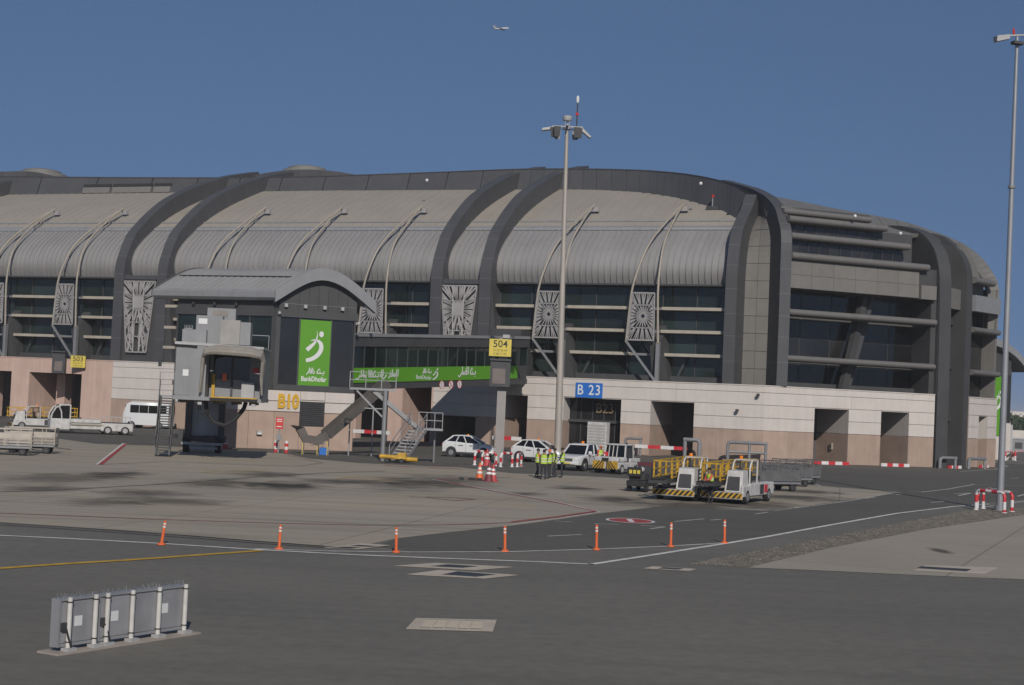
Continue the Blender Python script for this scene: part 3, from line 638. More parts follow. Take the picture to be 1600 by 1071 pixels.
for tc, tt in SCREENS:
    l0, r0, l1, r1 = tc - 1.22, tc + 1.2, tc - 1.62, tc + 1.45
    poly = [(l0 + .05, 15.3), (r0 - .2, 15.3), (r1 - .35, 10.85), (l1 + .12, 10.85)]
    part('lattice_screen', lattice(A, -.05, poly, (tc - .05, 13.1), 22, .24, .085, (14.15, 12.0)), MT['lattice'])
    tubes(tc, tt, l0 - .12, r0 + .08, l1 - .05, r1 + .05)
    part('screen_post', MB().hexa([A(r1 - .15, .1, 6.95), A(r1 + .2, .1, 6.95), A(r1 + .2, .5, 6.95), A(r1 - .15, .5, 6.95), A(r1 - .15, .1, 10.7), A(r1 + .2, .1, 10.7), A(r1 + .2, .5, 10.7), A(r1 - .15, .5, 10.7)]), MT['grey'])
    part('strut', MB().bar(A(l1, .05, 10.7), A(r1 - .1, .25, 7.0), .2), MT['grey'])
    part('raking_column', MB().hexa([A(r1 - .7, 1.2, 6.95), A(r1 + .9, 1.2, 6.95), A(r1 + .9, 2.5, 6.95), A(r1 - .7, 2.5, 6.95), A(r1 - .9, .5, 10.6), A(r1 + .1, .5, 10.6), A(r1 + .1, 2.5, 12.4), A(r1 - .9, 2.5, 12.4)]), MT['cladlow'])
    part('raking_column', MB().bar(A(r1 + 1.2, 2.3, 7.0), A(r1 + 2.4, 2.3, 9.6), .22), MT['frame'])
SKIP = [(tc - 1.55, tc + 1.4) for tc, _ in SCREENS]
for b0, b1 in BAYS:
    for z in SHZ:
        e = sorted([b0 + .05, b1 - .05] + [x for a, b in SKIP for x in (a, b) if b0 < a < b1])
        for a, b in zip(e[::2], e[1::2]):
            part('sun_shelf', MB().box(a, b, 1.15, 2.5, z - .145, z + .145, A), MT['shelf'])
        for a, b in SKIP:
            if b0 < a < b1: part('shelf_bracket', MB().box(a, b, 1.6, 2.5, z - .12, z + .1, A), MT['grey'])
# --- tall screens set in a dark frame between paired ribs
for a, b in ((-72.75, -65.85), (-34.25, -27.7)):
    part('frame_panel', MB().hexa([A(a + .1, .45, 6.9), A(b + 1.0, .45, 6.9), A(b + 1.0, .9, 6.9), A(a + .1, .9, 6.9), A(a + .1, .45, 16.25), A(b - .1, .45, 16.25), A(b - .1, .9, 16.25), A(a + .1, .9, 16.25)]), MT['cladlow'])
    part('frame_head', MB().box(a + .1, b - .1, .2, 1.2, 15.95, 16.4, A), MT['clad'])
    part('frame_wing', MB().hexa([A(b - 2.4, .3, 6.95), A(b + 1.05, .3, 6.95), A(b + 1.05, .44, 6.95), A(b - 2.4, .44, 6.95), A(b - 1.4, .3, 15.9), A(b - .02, .3, 15.9), A(b - .02, .44, 15.9), A(b - 1.4, .44, 15.9)]), MT['cladlow'])
    poly = [(a + 1.12, 15.75), (b - 1.55, 15.75), (b - 2.35, 8.05), (a + 1.95, 8.05)]; m_ = (a + b) / 2 - .25
    mb = lattice(A, .1, poly, (m_, 13.4), 16, .1, .22, (14.25, 12.75, 11.3, 9.75), fork=True, hub=False)
    for gx in (.33, .66):
        p, q = (poly[0][0] + (poly[1][0]-poly[0][0])*gx, 15.75), (poly[3][0] + (poly[2][0]-poly[3][0])*gx, 8.05)
        mb.bar(A(p[0], .12, p[1]), A(q[0], .12, q[1]), .09)
    rr = random.Random(5)
    for k in range(34):
        z = rr.uniform(8.2, 11.9); f = (z - 8.05) / 7.7; x0 = poly[3][0] + (poly[0][0]-poly[3][0])*f; x1 = poly[2][0] + (poly[1][0]-poly[2][0])*f; x = rr.uniform(x0 + .2, x1 - .2); an = math.atan2(z - 6.5, x - (x0 + x1)/2) + rr.uniform(-.2, .2); L_ = rr.uniform(.5, 1.1)
        z2 = min(15.7, z + L_*math.sin(an)); x2 = max(x0, min(x1, x + L_*math.cos(an))); mb.bar(A(x, .11, z), A(x2, .11, z2), .15, .09)
    c0 = (m_, 13.45); mb.hexa([A(c0[0]-.55, .09, c0[1]-.6), A(c0[0]+.55, .09, c0[1]-.6), A(c0[0]+.55, .09, c0[1]+.6), A(c0[0]-.55, .09, c0[1]+.6), A(c0[0]-.55, .16, c0[1]-.6), A(c0[0]+.55, .16, c0[1]-.6), A(c0[0]+.55, .16, c0[1]+.6), A(c0[0]-.55, .16, c0[1]+.6)])
    part('tall_screen', mb, MT['lattice'])
# --- front right of the corner: louvre bars, ribbon windows, projecting stone band
def louvre(F, t0, t1, z, h, s0, s1, m, name='louvre'):
    n = 8; prof = [(s1, z + h/2)] + [(s0 + h/2 - math.cos(PI*(j/n - .5))*h/2, z + h/2*math.cos(PI*j/n)) for j in range(n + 1)] + [(s1, z - h/2)]
    part(name, MB().loft([[F(t0, *p) for p in prof], [F(t1, *p) for p in prof]], close=True, cap=True), m, smooth=True)
LV = MT['stone']; LVM = mat('louvre_metal', (.15, .142, .132), .5, .15, var=.06, streak=.06)
louvre(B, 2.2, 12.0, 23.35, .55, 1.2, 4.5, LVM); louvre(B, 2.25, 13.2, 22.55, .62, .3, 4.5, LVM); louvre(B, 2.3, 15.6, 20.95, .62, -.1, 2.6, LVM); louvre(B, 2.3, 17.8, 19.1, .66, -.3, 2.4, LVM)
louvre(B, 2.3, 19.0, 13.9, .6, -.1, 2.0, LVM); louvre(B, 2.3, 19.0, 9.65, .55, -.1, 2.0, LVM)
for z0, z1, te, sg in ((21.26, 22.24, 13.0, 1.5), (19.43, 20.64, 15.4, .9)):
    n = round((te - 2.3) / 1.15); w_ = (te - 2.3) / n
    for i in range(n):
        part('window_pane', MB().box(2.3 + w_*i + .03, 2.3 + w_*(i+1) - .03, sg, sg + .05, z0, z1, B), MT['glassb'])
        part('window_mullion', MB().box(2.3 + w_*i - .03, 2.3 + w_*i + .03, sg - .08, sg + .08, z0, z1, B), MT['frame'])
    part('window_back', MB().box(2.3, te, sg + .08, sg + .12, z0 - .1, z1 + .1, B), MT['inner'])
n = 6
for i in range(n):
    a, b = 2.35 + 14.6*i/n, 2.35 + 14.6*(i+1)/n
    part('stone_panel', MB().box(a + .012, b - .012, .25, .5, 17.4, 18.72, B), MT['stone']); part('stone_panel', MB().box(a + .012, b - .012, .2, .5, 16.15, 17.37, B), MT['stone'])
part('stone_panel', MB().box(16.97, 18.75, -.15, .5, 16.05, 17.37, B), MT['stone'])
part('stone_back', MB().box(2.3, 19.2, .52, 4.6, 16.1, 19.0, B), MT['cladlow'])
part('attic_back', MB().box(2.3, 17.0, 1.6, 4.6, 19.0, 22.3, B), MT['cladlow'])
part('attic_back', MB().box(2.3, 13.0, 3.0, 5.0, 22.3, 24.0, B), MT['cladlow'])
for i in range(5):
    for z0, z1 in ((7.3, 9.4), (9.95, 11.7), (11.7, 13.6), (14.2, 16.1)):
        a, b = 2.3 + 16.9*i/5, 2.3 + 16.9*(i+1)/5; part('glass_pane', MB().box(a + .05, b - .05, 3.2, 3.25, z0 + .04, z1 - .04, B), MT['glassb'])
part('glass_back', MB().box(2.3, 19.3, 3.3, 3.6, 6.9, 16.2, B), MT['inner'])
part('sill_band', MB().box(2.3, 19.2, 2.6, 3.2, 6.9, 7.5, B), MT['cladlow'])
part('raking_column', MB().bar(B(9.6, 1.6, 7.0), B(12.3, 2.4, 16.1), .55, .8), MT['cladlow']); part('raking_column', MB().bar(B(10.5, 2.2, 7.0), B(13.3, 2.6, 16.1), .3, .5), MT['clad'])
part('side_wall', MB().box(18.6, 19.2, .4, 5, 6.9, 16.0, B), MT['cladlow'])
# --- dark ribs of the rounded end
P6A = [(-.15, 0), (-.15, 4), (-.15, 8), (-.1, 13), (0, 17), (.12, 18.6), (.5, 20), (1.0, 21.0), (1.85, 21.95), (2.85, 22.65), (4.4, 23.3), (7.0, 23.9), (9.8, 24.1)]
arch(B, 19.25, 20.6, P6A, 5.0, seg=3.2, name='end_rib', m=MT['cladlow'], mj=MT['clad'])
part('end_rib_side', MB().prism([B(0, *q) for q in [(.0, 6.95), (.1, 18.5), (.45, 19.9), (1.0, 20.9), (1.8, 21.8), (2.8, 22.5), (4.4, 23.15), (7, 23.7), (9.8, 23.9), (9.8, 16), (5, 16), (5, 6.95)]], B.u * 19.21, B.u * 19.247), MT['cladlow'])
P6B = [(.15, 0), (.15, 5), (.15, 10), (.15, 15), (.17, 17.9), (.3, 19.5), (.76, 20.8), (1.5, 21.8), (2.4, 22.6), (3.5, 23.25), (5.3, 23.6), (8.0, 23.9)]
arch(D, -1.2, -.05, P6B, 4.0, seg=3.2, name='end_rib', m=MT['cladlow'], mj=MT['clad'])
pa, pb = B(20.4, 1.6, 0), D(-1.0, 1.4, 0)
def between(f0, f1, d0, d1, z0, z1, name, m):
    x = (pb - pa); n_ = Vector((-x.y, x.x, 0)).normalized(); q = [pa + x*f0 + n_*d0, pa + x*f1 + n_*d0, pa + x*f1 + n_*d1, pa + x*f0 + n_*d1]
    part(name, MB().hexa([p + Vector((0, 0, z0)) for p in q] + [p + Vector((0, 0, z1)) for p in q]), m)
between(-.05, 1.05, .6, 1.2, 0, 22, 'recess_wall', MT['cladlow'])
for z0, z1 in ((.2, 4.3), (5.0, 9.4), (10.1, 13.9), (14.5, 15.4)): between(.25, .72, .45, .55, z0, z1, 'slot_window', MT['glassb'])
for z in (4.5, 9.7, 14.1): between(0, 1, .1, .58, z, z + .4, 'recess_transom', MT['cladlow'])
between(-.05, .95, -.55, .5, 15.6, 17.6, 'recess_balcony', MT['stone'])
for i, (f1, z1) in enumerate(((.62, 18.4), (.55, 19.2), (.5, 20.0), (.4, 20.8), (.25, 21.5))): between(.0, f1, .2 + .02*i, .56, 17.6, z1, 'recess_panel', MT['stone'])
# --- facade beyond the second end rib
louvre(D, -.05, 4.2, 18.7, .66, -.3, 2.4, LVM); louvre(D, -.05, 5.6, 13.75, .55, -.3, 2.0, LVM); louvre(D, -.05, 5.8, 9.5, .55, -.3, 2.0, LVM)
part('stone_panel', MB().box(0, 5.5, -.2, .6, 15.6, 17.2, D), MT['greyp'])
part('end_wall', MB().box(0, 5.6, 1.8, 2.4, 6.9, 19.0, D), MT['cladlow'])
for z0, z1 in ((7.3, 9.2), (9.9, 13.4), (14.1, 15.6), (17.3, 18.3)):
    for i in range(3): part('glass_pane', MB().box(.1 + 1.8*i, 1.8 + 1.8*i, 1.7, 1.75, z0, z1, D), MT['glassb'])
part('end_wall', MB().prism([D(0, 0, z) + D.u*t - D.o + D.n*2.3 for t, z in ((-.5, 17), (5.2, 17), (4.8, 18.0), (3.7, 19.7), (2.3, 21.1), (.3, 22.3), (-.5, 22.4))], D.o - D.n*.9, D.o - D.n*.5), MT['stone'])
# --- stone clad roof edge that runs over the right front and drops at the rounded end
END = [(.28, 13.8), (.22, 18.1), (1.06, 20.1), (2.53, 21.8), (4.74, 23.3), (8.47, 24.8), (12.3, 26.0), (20.3, 27.7), (27.5, 29.3), (34, 30.2)]
E0 = Frame((49.88, 160.36, 0), 47)
INN = [D(5.0, .9, 13.8), D(4.7, .9, 18.0), D(3.6, 1.3, 19.7), D(2.2, 2.0, 21.1), D(.3, 3.2, 22.3), B(20.5, 4.0, 22.9), B(16.8, 3.0, 22.5), B(10.8, 2.2, 23.1), B(5.2, 2.0, 23.65), B(2.3, 2.0, 23.9)]
part('end_return', MB().box(5.55, 5.9, .3, 6, 6.9, 18.2, D), MT['stone'])
oute = [E0(0, s_, z_) for s_, z_ in END]
def midpts(P): 
    o = smoothpath([tuple(p) for p in P], 3); return [Vector(p) for p in o]
oe, ie = midpts(oute), midpts(INN)
for i in range(len(oe) - 1):
    a, b, c_, d_ = oe[i].lerp(oe[i+1], .012), oe[i+1].lerp(oe[i], .012), ie[i+1].lerp(ie[i], .012), ie[i].lerp(ie[i+1], .012)
    nn = (b - a).cross(d_ - a); nn = nn.normalized() * -.35
    if nn.y > 0 and i < 12: nn = nn
    part('roof_edge_panel', MB().hexa([a, b, c_, d_, a + nn, b + nn, c_ + nn, d_ + nn]), MT['stone'])
# ================================================================== GATE BUILDING B10
GF = Frame((-12.23, 123.99, 0), 23)
GB = thing('gate_building', 'dark gate building with curved grey roof, blue glass and B10 on its pale base', 'building', GF.o, world=True)
gpart = lambda name, mb, m, **k: mb.build(name, m, GB, **k)
# pale plinth in courses
for z0, z1 in ((2.93, 3.75), (3.75, 4.6)):
    for a, b in (((-10.44, -4.4), (-2.4, 0)) if z0 < 3.5 else ((-10.44, -4.4), (-4.38, -2.42), (-2.4, 0))):
        gpart('wall_panel', MB().box(a + .01, b - .01, 0, .1, z0 + .03, z1 - (.03 if z0 < 3.5 or a != -4.38 else .0), GF), MT['white'])
for a, b in ((-10.44, -8.4), (-8.4, -6.4), (-6.4, -4.4), (-2.4, 0)): gpart('wall_panel', MB().box(a + .012, b - .012, .004, .1, .03, 2.9, GF), MT['brown'])
gpart('wall_panel', MB().box(-4.39, -2.41, .004, .1, .03, 1.85, GF), MT['brown'])
gpart('wall', MB().box(-10.44, 0, .1, 9, 0, 4.55, GF), MT['brown'])
gpart('wall_side', MB().box(0, .02, .05, 9, 0, 4.5, GF), MT['cladlow'])
for i in range(14):
    z = 1.92 + i * .15; gpart('vent_slat', MB().hexa([GF(-4.34, -.02, z), GF(-2.46, -.02, z), GF(-2.46, .09, z + .08), GF(-4.34, .09, z + .08), GF(-4.34, -.02, z + .03), GF(-2.46, -.02, z + .03), GF(-2.46, .09, z + .11), GF(-4.34, .09, z + .11)]), MT['black'])
gpart('vent_frame', MB().box(-4.4, -2.4, .02, .1, 1.86, 4.0, GF), MT['dgrey'])
# glazed storey: gable side along GF, left side parallel to the pier
K = GF(-6.62, 0, 0); LF = Frame(K, -23)
gpart('sill_beam', MB().box(-6.62, -.1, -.05, .3, 4.6, 5.05, GF), MT['cladlow']); gpart('sill_beam', MB().box(-9.3, 0, -.05, .3, 4.6, 5.05, LF), MT['cladlow'])
gpart('storey_core', MB().prism([GF(-6.5, .4, 0), GF(-.1, .4, 0), GF(-.1, 10, 0), GF(-9, 12, 0), LF(-9.3, .4, 0), LF(-.1, .35, 0)], (0, 0, 4.56), (0, 0, 11.6)), MT['inner'])
for a, b in ((-6.3, -4.75), (-4.72, -2.18), (-2.15, -.35)): gpart('glass_pane', MB().box(a + .02, b - .02, .12, .17, 5.05, 10.3, GF), MT['glassb'])
gpart('corner_post', MB().prism([GF(-6.62, -.04, 0), GF(-6.28, -.04, 0), GF(-6.28, .3, 0), LF(-.38, .3, 0), LF(-.38, -.04, 0)], (0, 0, 5.05), (0, 0, 10.4)), MT['cladlow'])
for t in (-4.73, -2.17, -.25): gpart('mullion', MB().box(t - .07, t + .07, .02, .2, 5.05, 10.3, GF), MT['frame'])
for a, b in ((-9.1, -6.4), (-4.4, -2.45), (-2.4, -.4)): gpart('glass_pane', MB().box(a + .03, b - .03, .12, .17, 5.05, 10.3, LF), MT['glass'])
gpart('solid_panel', MB().box(-6.4, -4.4, .1, .2, 5.05, 10.3, LF), MT['cladlow'])
for t in (-9.15, -2.42): gpart('mullion', MB().box(t - .07, t + .07, .02, .2, 5.05, 10.3, LF), MT['frame'])
gpart('transom', MB().box(-2.4, -.4, .05, .2, 7.5, 7.62, LF), MT['frame'])
gpart('head_beam', MB().box(-6.62, -.05, -.06, .3, 10.3, 10.85, GF), MT['cladlow']); gpart('head_beam', MB().box(-9.3, 0, -.06, .3, 10.3, 10.85, LF), MT['cladlow'])
# arched roof: same curve at the gable, swept along the left side
arc = [(-6.95, 12.2), (-6.2, 12.72), (-5.2, 13.4), (-4.2, 13.93), (-3.2, 14.15), (-2.2, 14.0), (-1.2, 13.55), (-.2, 12.9), (.6, 12.3), (1.2, 11.85)]
arc = smoothpath(arc, 3); sweep = A.u * -11.3
def arcpt(p, lift, out): return GF(p[0], -.55 + out, p[1] + lift)
for i in range(len(arc) - 1):
    a, b = arc[i], arc[i+1]
    gpart('roof_panel', MB().hexa([arcpt(a, -.35, 0), arcpt(b, -.35, 0), arcpt(b, -.35, 0) + sweep, arcpt(a, -.35, 0) + sweep, arcpt(a, 0, 0), arcpt(b, 0, 0), arcpt(b, 0, 0) + sweep, arcpt(a, 0, 0) + sweep]), MT['roof'])
for i in range(0, len(arc) // 2): 
    for q in range(1, 19):
        if i % 1 == 0 and i < 13:
            f = sweep * (q / 19); a, b = arc[i], arc[i+1]; a2, b2 = arcpt(a, .0, 0) + f, arcpt(b, .0, 0) + f
            if i == 3: gpart('roof_ridge', MB().bar(arcpt(arc[0], .03, 0) + f, arcpt(arc[6], .03, 0) + f, .07, .08), MT['greyp']); gpart('roof_ridge', MB().bar(arcpt(arc[6], .03, 0) + f, arcpt(arc[12], .03, 0) + f, .07, .08), MT['greyp'])
gpart('roof_slot', MB().bar(arcpt(arc[6], .04, 0) + sweep * .05, arcpt(arc[6], .04, 0) + sweep * .97, .22, .06), MT['black'])
rows = []
for p in arc: rows.append([arcpt(p, .1, -.12), arcpt(p, .1, .45), arcpt(p, -.85, .45), arcpt(p, -.85, -.12)])
gpart('gable_fascia', MB().loft(rows, close=True, cap=True), MT['greyp'], smooth=True)
e0, e1 = arcpt(arc[0], 0, -.1), arcpt(arc[0], 0, 0) + sweep
n_ = A.n
gpart('eave_fascia', MB().loft([[p + n_*a + Vector((0, 0, z)) for a, z in ((-.15, -.1), (.1, .12), (.5, .12), (.5, -.75), (.1, -.7), (-.12, -.5))] for p in (e0, e1)], close=True, cap=True), MT['greyp'], smooth=True)
gpart('left_fascia', MB().loft([[p + sweep - A.u*.2 for p in (arcpt(q, .06, 0), arcpt(q, -.5, 0))] for q in arc]), MT['cladlow'])
# gable wall under the curve, in upright panels
for i in range(8):
    a, b = -6.45 + 6.3*i/8, -6.45 + 6.3*(i+1)/8; za, zb = interp(arc, a) - .55, interp(arc, b) - .55
    gpart('gable_panel', MB().hexa([GF(a + .01, .0, 10.85), GF(b - .01, .0, 10.85), GF(b - .01, .25, 10.85), GF(a + .01, .25, 10.85), GF(a + .01, .0, za), GF(b - .01, .0, zb), GF(b - .01, .25, zb), GF(a + .01, .25, za)]), MT['cladlow'])
gpart('left_wall', MB().box(-9.2, 0, .02, .25, 10.85, 12.1, LF), MT['cladlow'])
for t in (-5.95, -4.4, -2.85, -1.4): gpart('floodlight', MB().box(t - .12, t + .12, -.28, -.02, 11.05, 11.32, GF), MT['lgrey'])
gpart('cable_rail', MB().bar(GF(-6.3, -.03, 11.33), GF(-.3, -.03, 11.33), .03), MT['grey'])
for t in (-7.6, -5.6, -3.6): gpart('floodlight', MB().box(t - .1, t + .1, -.25, -.02, 11.05, 11.28, LF), MT['dgrey'])
gpart('floodlight', MB().sphere(GF(-.02, -.2, 10.1), .16), MT['lgrey']); gpart('floodlight', MB().sphere(GF(-6.45, -.25, 10.55), .14), MT['lgrey'])
for z in (10.9, 9.2, 7.6): gpart('sun_shelf', MB().box(-10.4, -9.3, .0, 1.2, z - .1, z + .12, LF), MT['shelf'])
gpart('rear_block', MB().box(-9.0, -.4, 9, 24, 4.5, 11.4, GF), MT['cladlow'])
# lettering B10 on the plinth: free-standing gold letters
b10 = thing('gate_number_sign', 'gold B10 letters mounted on the pale gate building base', 'sign', GF(-5.35, -.12, 3.7), world=True)
lettering('letters', 'B10', 1.5, MT['gold'], b10, GF(-5.36, -.06, 3.70), GF.u, depth=.05, bold=.06, sx=.72)
# ------------------------------------------------------------------ green banners
def curve_poly(pts): return pts
def logo(parent, F, s, cx, cz, sc, sk=1):
    """running-figure emblem: dot, upright flick, and two sweeping arcs"""
    P = lambda x, z, d=0: F(cx + x*sc*sk, s - d, cz + z*sc)
    def ribbon(c, w):
        c = smoothpath(c, 4); n = len(c); rows = []
        for i, p in enumerate(c):
            a, b = c[max(i-1, 0)], c[min(i+1, n-1)]; L = math.hypot(b[0]-a[0], b[1]-a[1]); nx, nz = -(b[1]-a[1])/L, (b[0]-a[0])/L; f = i/(n-1)*(len(w)-1); k = min(int(f), len(w)-2); ww = (w[k] + (w[k+1]-w[k])*(f-k))/2
            rows.append([P(p[0]+nx*ww, p[1]+nz*ww, .012), P(p[0]-nx*ww, p[1]-nz*ww, .012)])
        return MB().loft(rows)
    mb = ribbon([(.10, 1.0), (.13, .70), (.08, .45), (-.05, .18), (-.28, -.05), (-.52, -.28)], [.01, .05, .10, .16, .24, .26]); mb.build('emblem', MT['print'], parent)
    mb = ribbon([(-.30, .33), (-.10, .38), (.16, .36), (.38, .16), (.42, -.18), (.22, -.55), (-.15, -.83), (-.55, -.95)], [.02, .08, .14, .26, .28, .28, .26, .22]); mb.build('emblem', MT['print'], parent)
    mb = MB(); n = 16; mb.add([P(.40 + .15*math.cos(2*PI*i/n), .78 + .19*math.sin(2*PI*i/n), .014) for i in range(n)], [list(range(n))]); mb.build('emblem', MT['print'], parent)
ban = thing('advertising_banner', 'tall green BankDhofar banner with white emblem on the glazed gate building', 'banner', GF(-3.4, .05, 4.95), world=True)
MB().box(-4.66, -2.2, -.02, .04, 4.95, 10.17, GF).build('sheet', MT['green'], ban)
logo(ban, GF, -.03, -3.45, 8.15, 1.22)
lettering('lettering', 'BankDhofar', .53, MT['print'], ban, GF(-3.42, -.03, 5.55), GF.u, depth=.008, bold=.012, sx=.80)
def arabic(parent, F, s, x1, z, sc, words):
    """joined script written right to left from simple strokes: letters as (kind, width)"""
    x = x1; mb = MB(); y0 = s - .012
    def stroke(pts, w): 
        for a, b in zip(pts, pts[1:]): mb.bar(F(a[0], y0, a[1]), F(b[0], y0, b[1]), w, .01, up=F.n)
    lw = .115*sc
    for ch in words:
        if ch == ' ': x -= .28*sc; continue
        if ch == 'b': stroke([(x, z + .3*sc), (x, z), (x - .32*sc, z)], lw); stroke([(x - .06*sc, z - .22*sc), (x - .16*sc, z - .22*sc)], lw); x -= .3*sc
        elif ch == 'n': stroke([(x, z), (x - .22*sc, z), (x - .22*sc, z + .25*sc)], lw); stroke([(x - .18*sc, z + .45*sc), (x - .28*sc, z + .45*sc)], lw); x -= .22*sc
        elif ch == 'k': stroke([(x, z), (x - .42*sc, z), (x - .36*sc, z + .3*sc), (x - .1*sc, z + .62*sc)], lw); x -= .45*sc
        elif ch == 'z': stroke([(x, z + .12*sc), (x - .16*sc, z + .32*sc), (x - .36*sc, z + .2*sc), (x - .3*sc, z), (x, z)], lw); stroke([(x - .36*sc, z), (x - .36*sc, z + .72*sc)], lw); stroke([(x - .12*sc, z + .52*sc), (x - .22*sc, z + .52*sc)], lw); x -= .38*sc
        elif ch == 'f': stroke([(x, z), (x - .3*sc, z), (x - .3*sc, z + .3*sc), (x - .1*sc, z + .32*sc), (x - .1*sc, z + .08*sc)], lw); stroke([(x - .14*sc, z + .52*sc), (x - .24*sc, z + .52*sc)], lw); x -= .3*sc
        elif ch == 'a': stroke([(x - .04*sc, z), (x - .04*sc, z + .72*sc)], lw); x -= .16*sc
        elif ch == 'r': stroke([(x, z + .25*sc), (x - .06*sc, z), (x - .28*sc, z - .2*sc)], lw); x -= .32*sc
        elif ch == 'l': stroke([(x, z), (x - .14*sc, z), (x - .14*sc, z + .72*sc)], lw); x -= .14*sc
        elif ch == 'm': stroke([(x, z), (x - .12*sc, z + .24*sc), (x - .26*sc, z + .05*sc), (x - .34*sc, z)], lw); x -= .34*sc
        elif ch == 's': stroke([(x, z), (x, z + .2*sc), (x, z), (x - .16*sc, z), (x - .16*sc, z + .2*sc), (x - .16*sc, z), (x - .34*sc, z), (x - .34*sc, z + .25*sc), (x - .34*sc, z)], lw); x -= .36*sc
        elif ch == 'y': stroke([(x, z), (x - .1*sc, z + .2*sc), (x - .2*sc, z), (x - .5*sc, z - .25*sc), (x - .75*sc, z - .1*sc)], lw); x -= .6*sc
    mb.build('lettering', MT['print'], parent)
arabic(ban, GF, -.03, -2.62, 6.02, .60, 'bnk zfar')
# ================================================================== FIXED CORRIDOR to the pier
P0, P1 = Vector((-12.6, 125.4, 0)), Vector((1.6, 149.8, 0)); cdir = (P1 - P0).normalized(); clen = (P1 - P0).length
CF = Frame(P0, math.degrees(math.atan2(cdir.y, cdir.x)))
CB = thing('boarding_corridor', 'raised glazed boarding corridor sloping up to the pier with green advertising strip', 'corridor', P0, world=True)
SL = (6.5 - 5.1) / clen
def cz(t, z): return z + SL * t           # the floor climbs towards the pier
def cbox(t0, t1, s0, s1, z0, z1, z0b=None, z1b=None):
    a = [(t0, s0, z0), (t1, s0, z0), (t1, s1, z0), (t0, s1, z0), (t0, s0, z1), (t1, s0, z1), (t1, s1, z1), (t0, s1, z1)]
    return MB().hexa([CF(t, s, cz(t, z)) for t, s, z in a])
cp = lambda n, mb, m: mb.build(n, m, CB)
cp('floor_beam', cbox(0, clen, 0, 3.6, 4.85, 5.35), MT['cladlow']); cp('roof_slab', cbox(0, clen, -.15, 3.75, 9.15, 9.4), MT['greyp']); cp('roof_edge', cbox(0, clen, -.05, 3.65, 8.35, 9.14), MT['cladlow'])
cp('back_wall', cbox(0, clen, 3.4, 3.6, 5.35, 8.4), MT['inner']); cp('parapet', cbox(0, clen, .1, .2, 5.36, 6.6), MT['cladlow'])
for i in range(18): a, b = clen*i/18, clen*(i+1)/18; cp('glass_pane', cbox(a + .03, b - .03, .12, .17, 6.6, 8.36), MT['glass']); cp('mullion', cbox(b - .04, b + .04, .05, .2, 6.6, 8.36), MT['frame'])
st_ = thing('advertising_strip', 'long green strip with white Arabic lettering along the boarding corridor', 'banner', P0 + Vector((0, 0, 5.4)), world=True)
for a, b in ((0.02, clen * .79), (clen * .83, clen * .93)): cbox(a, b, -.06, .04, 5.42, 6.62).build('sheet', MT['green'], st_)
class Slope:                                # frame that follows the corridor's slope
    def __init__(s): s.u = CF.u; s.n = CF.n
    def __call__(s, t, d, z): return CF(t, d, cz(t, z))
SF = Slope()
arabic(st_, SF, -.075, 6.3, 5.88, .82, 'almsafr yaln bnkzfa slmay')
arabic(st_, SF, -.075, 11.3, 6.12, .58, 'bnk zfar'); lettering('lettering', 'BankDhofar', .5, MT['print'], st_, CF(10.2, -.075, cz(10.2, 5.72)), CF.u, depth=.005)
logo(st_, SF, -.075, 12.0, 6.02, .50, 1.5)
arabic(st_, SF, -.075, 18.6, 5.92, .95, 'bnk alfsly')
for i, t in enumerate((13.1, 14.6, 16.0)):
    r = thing('prohibition_sign', ('round red-rimmed sign under the green strip, leftmost of three', 'round red-rimmed sign under the green strip, middle of three', 'round red-rimmed sign under the green strip, rightmost of three')[i], 'sign', CF(t, -.1, cz(t, 5.02)), world=True, group='round signs under the corridor')
    c0 = CF(t, -.06, cz(t, 5.05)); e1, e2 = CF.u, Vector((0, 0, 1)); mb = MB(); n = 18
    MB().add([c0 + e1*.36*math.cos(2*PI*k/n) + e2*.36*math.sin(2*PI*k/n) for k in range(n)], [list(range(n))]).build('face', MT['whitep'], r)
    for k in range(n): a, b = 2*PI*k/n, 2*PI*(k+1)/n; mb.bar(c0 - CF.n*.01 + e1*.36*math.cos(a) + e2*.36*math.sin(a), c0 - CF.n*.01 + e1*.36*math.cos(b) + e2*.36*math.sin(b), .06, .02)
    if i == 1: mb.bar(c0 - CF.n*.012 + e1*-.25 + e2*.25, c0 - CF.n*.012 + e1*.25 - e2*.25, .06, .02)
    mb.build('rim', MT['redp'], r); MB().bar(c0 - CF.n*.011 + e2*-.2, c0 - CF.n*.011 + e2*.18, .09, .02).build('symbol', MT['blackp'], r)
cp('end_block', MB().box(-26.6, -23.6, -1.6, 1.8, 6.2, 11.5, A), MT['cladlow'])
cp('support_column', MB().box(2.0, 2.6, 2.2, 2.8, 0, 5.0, CF), MT['greyp'])
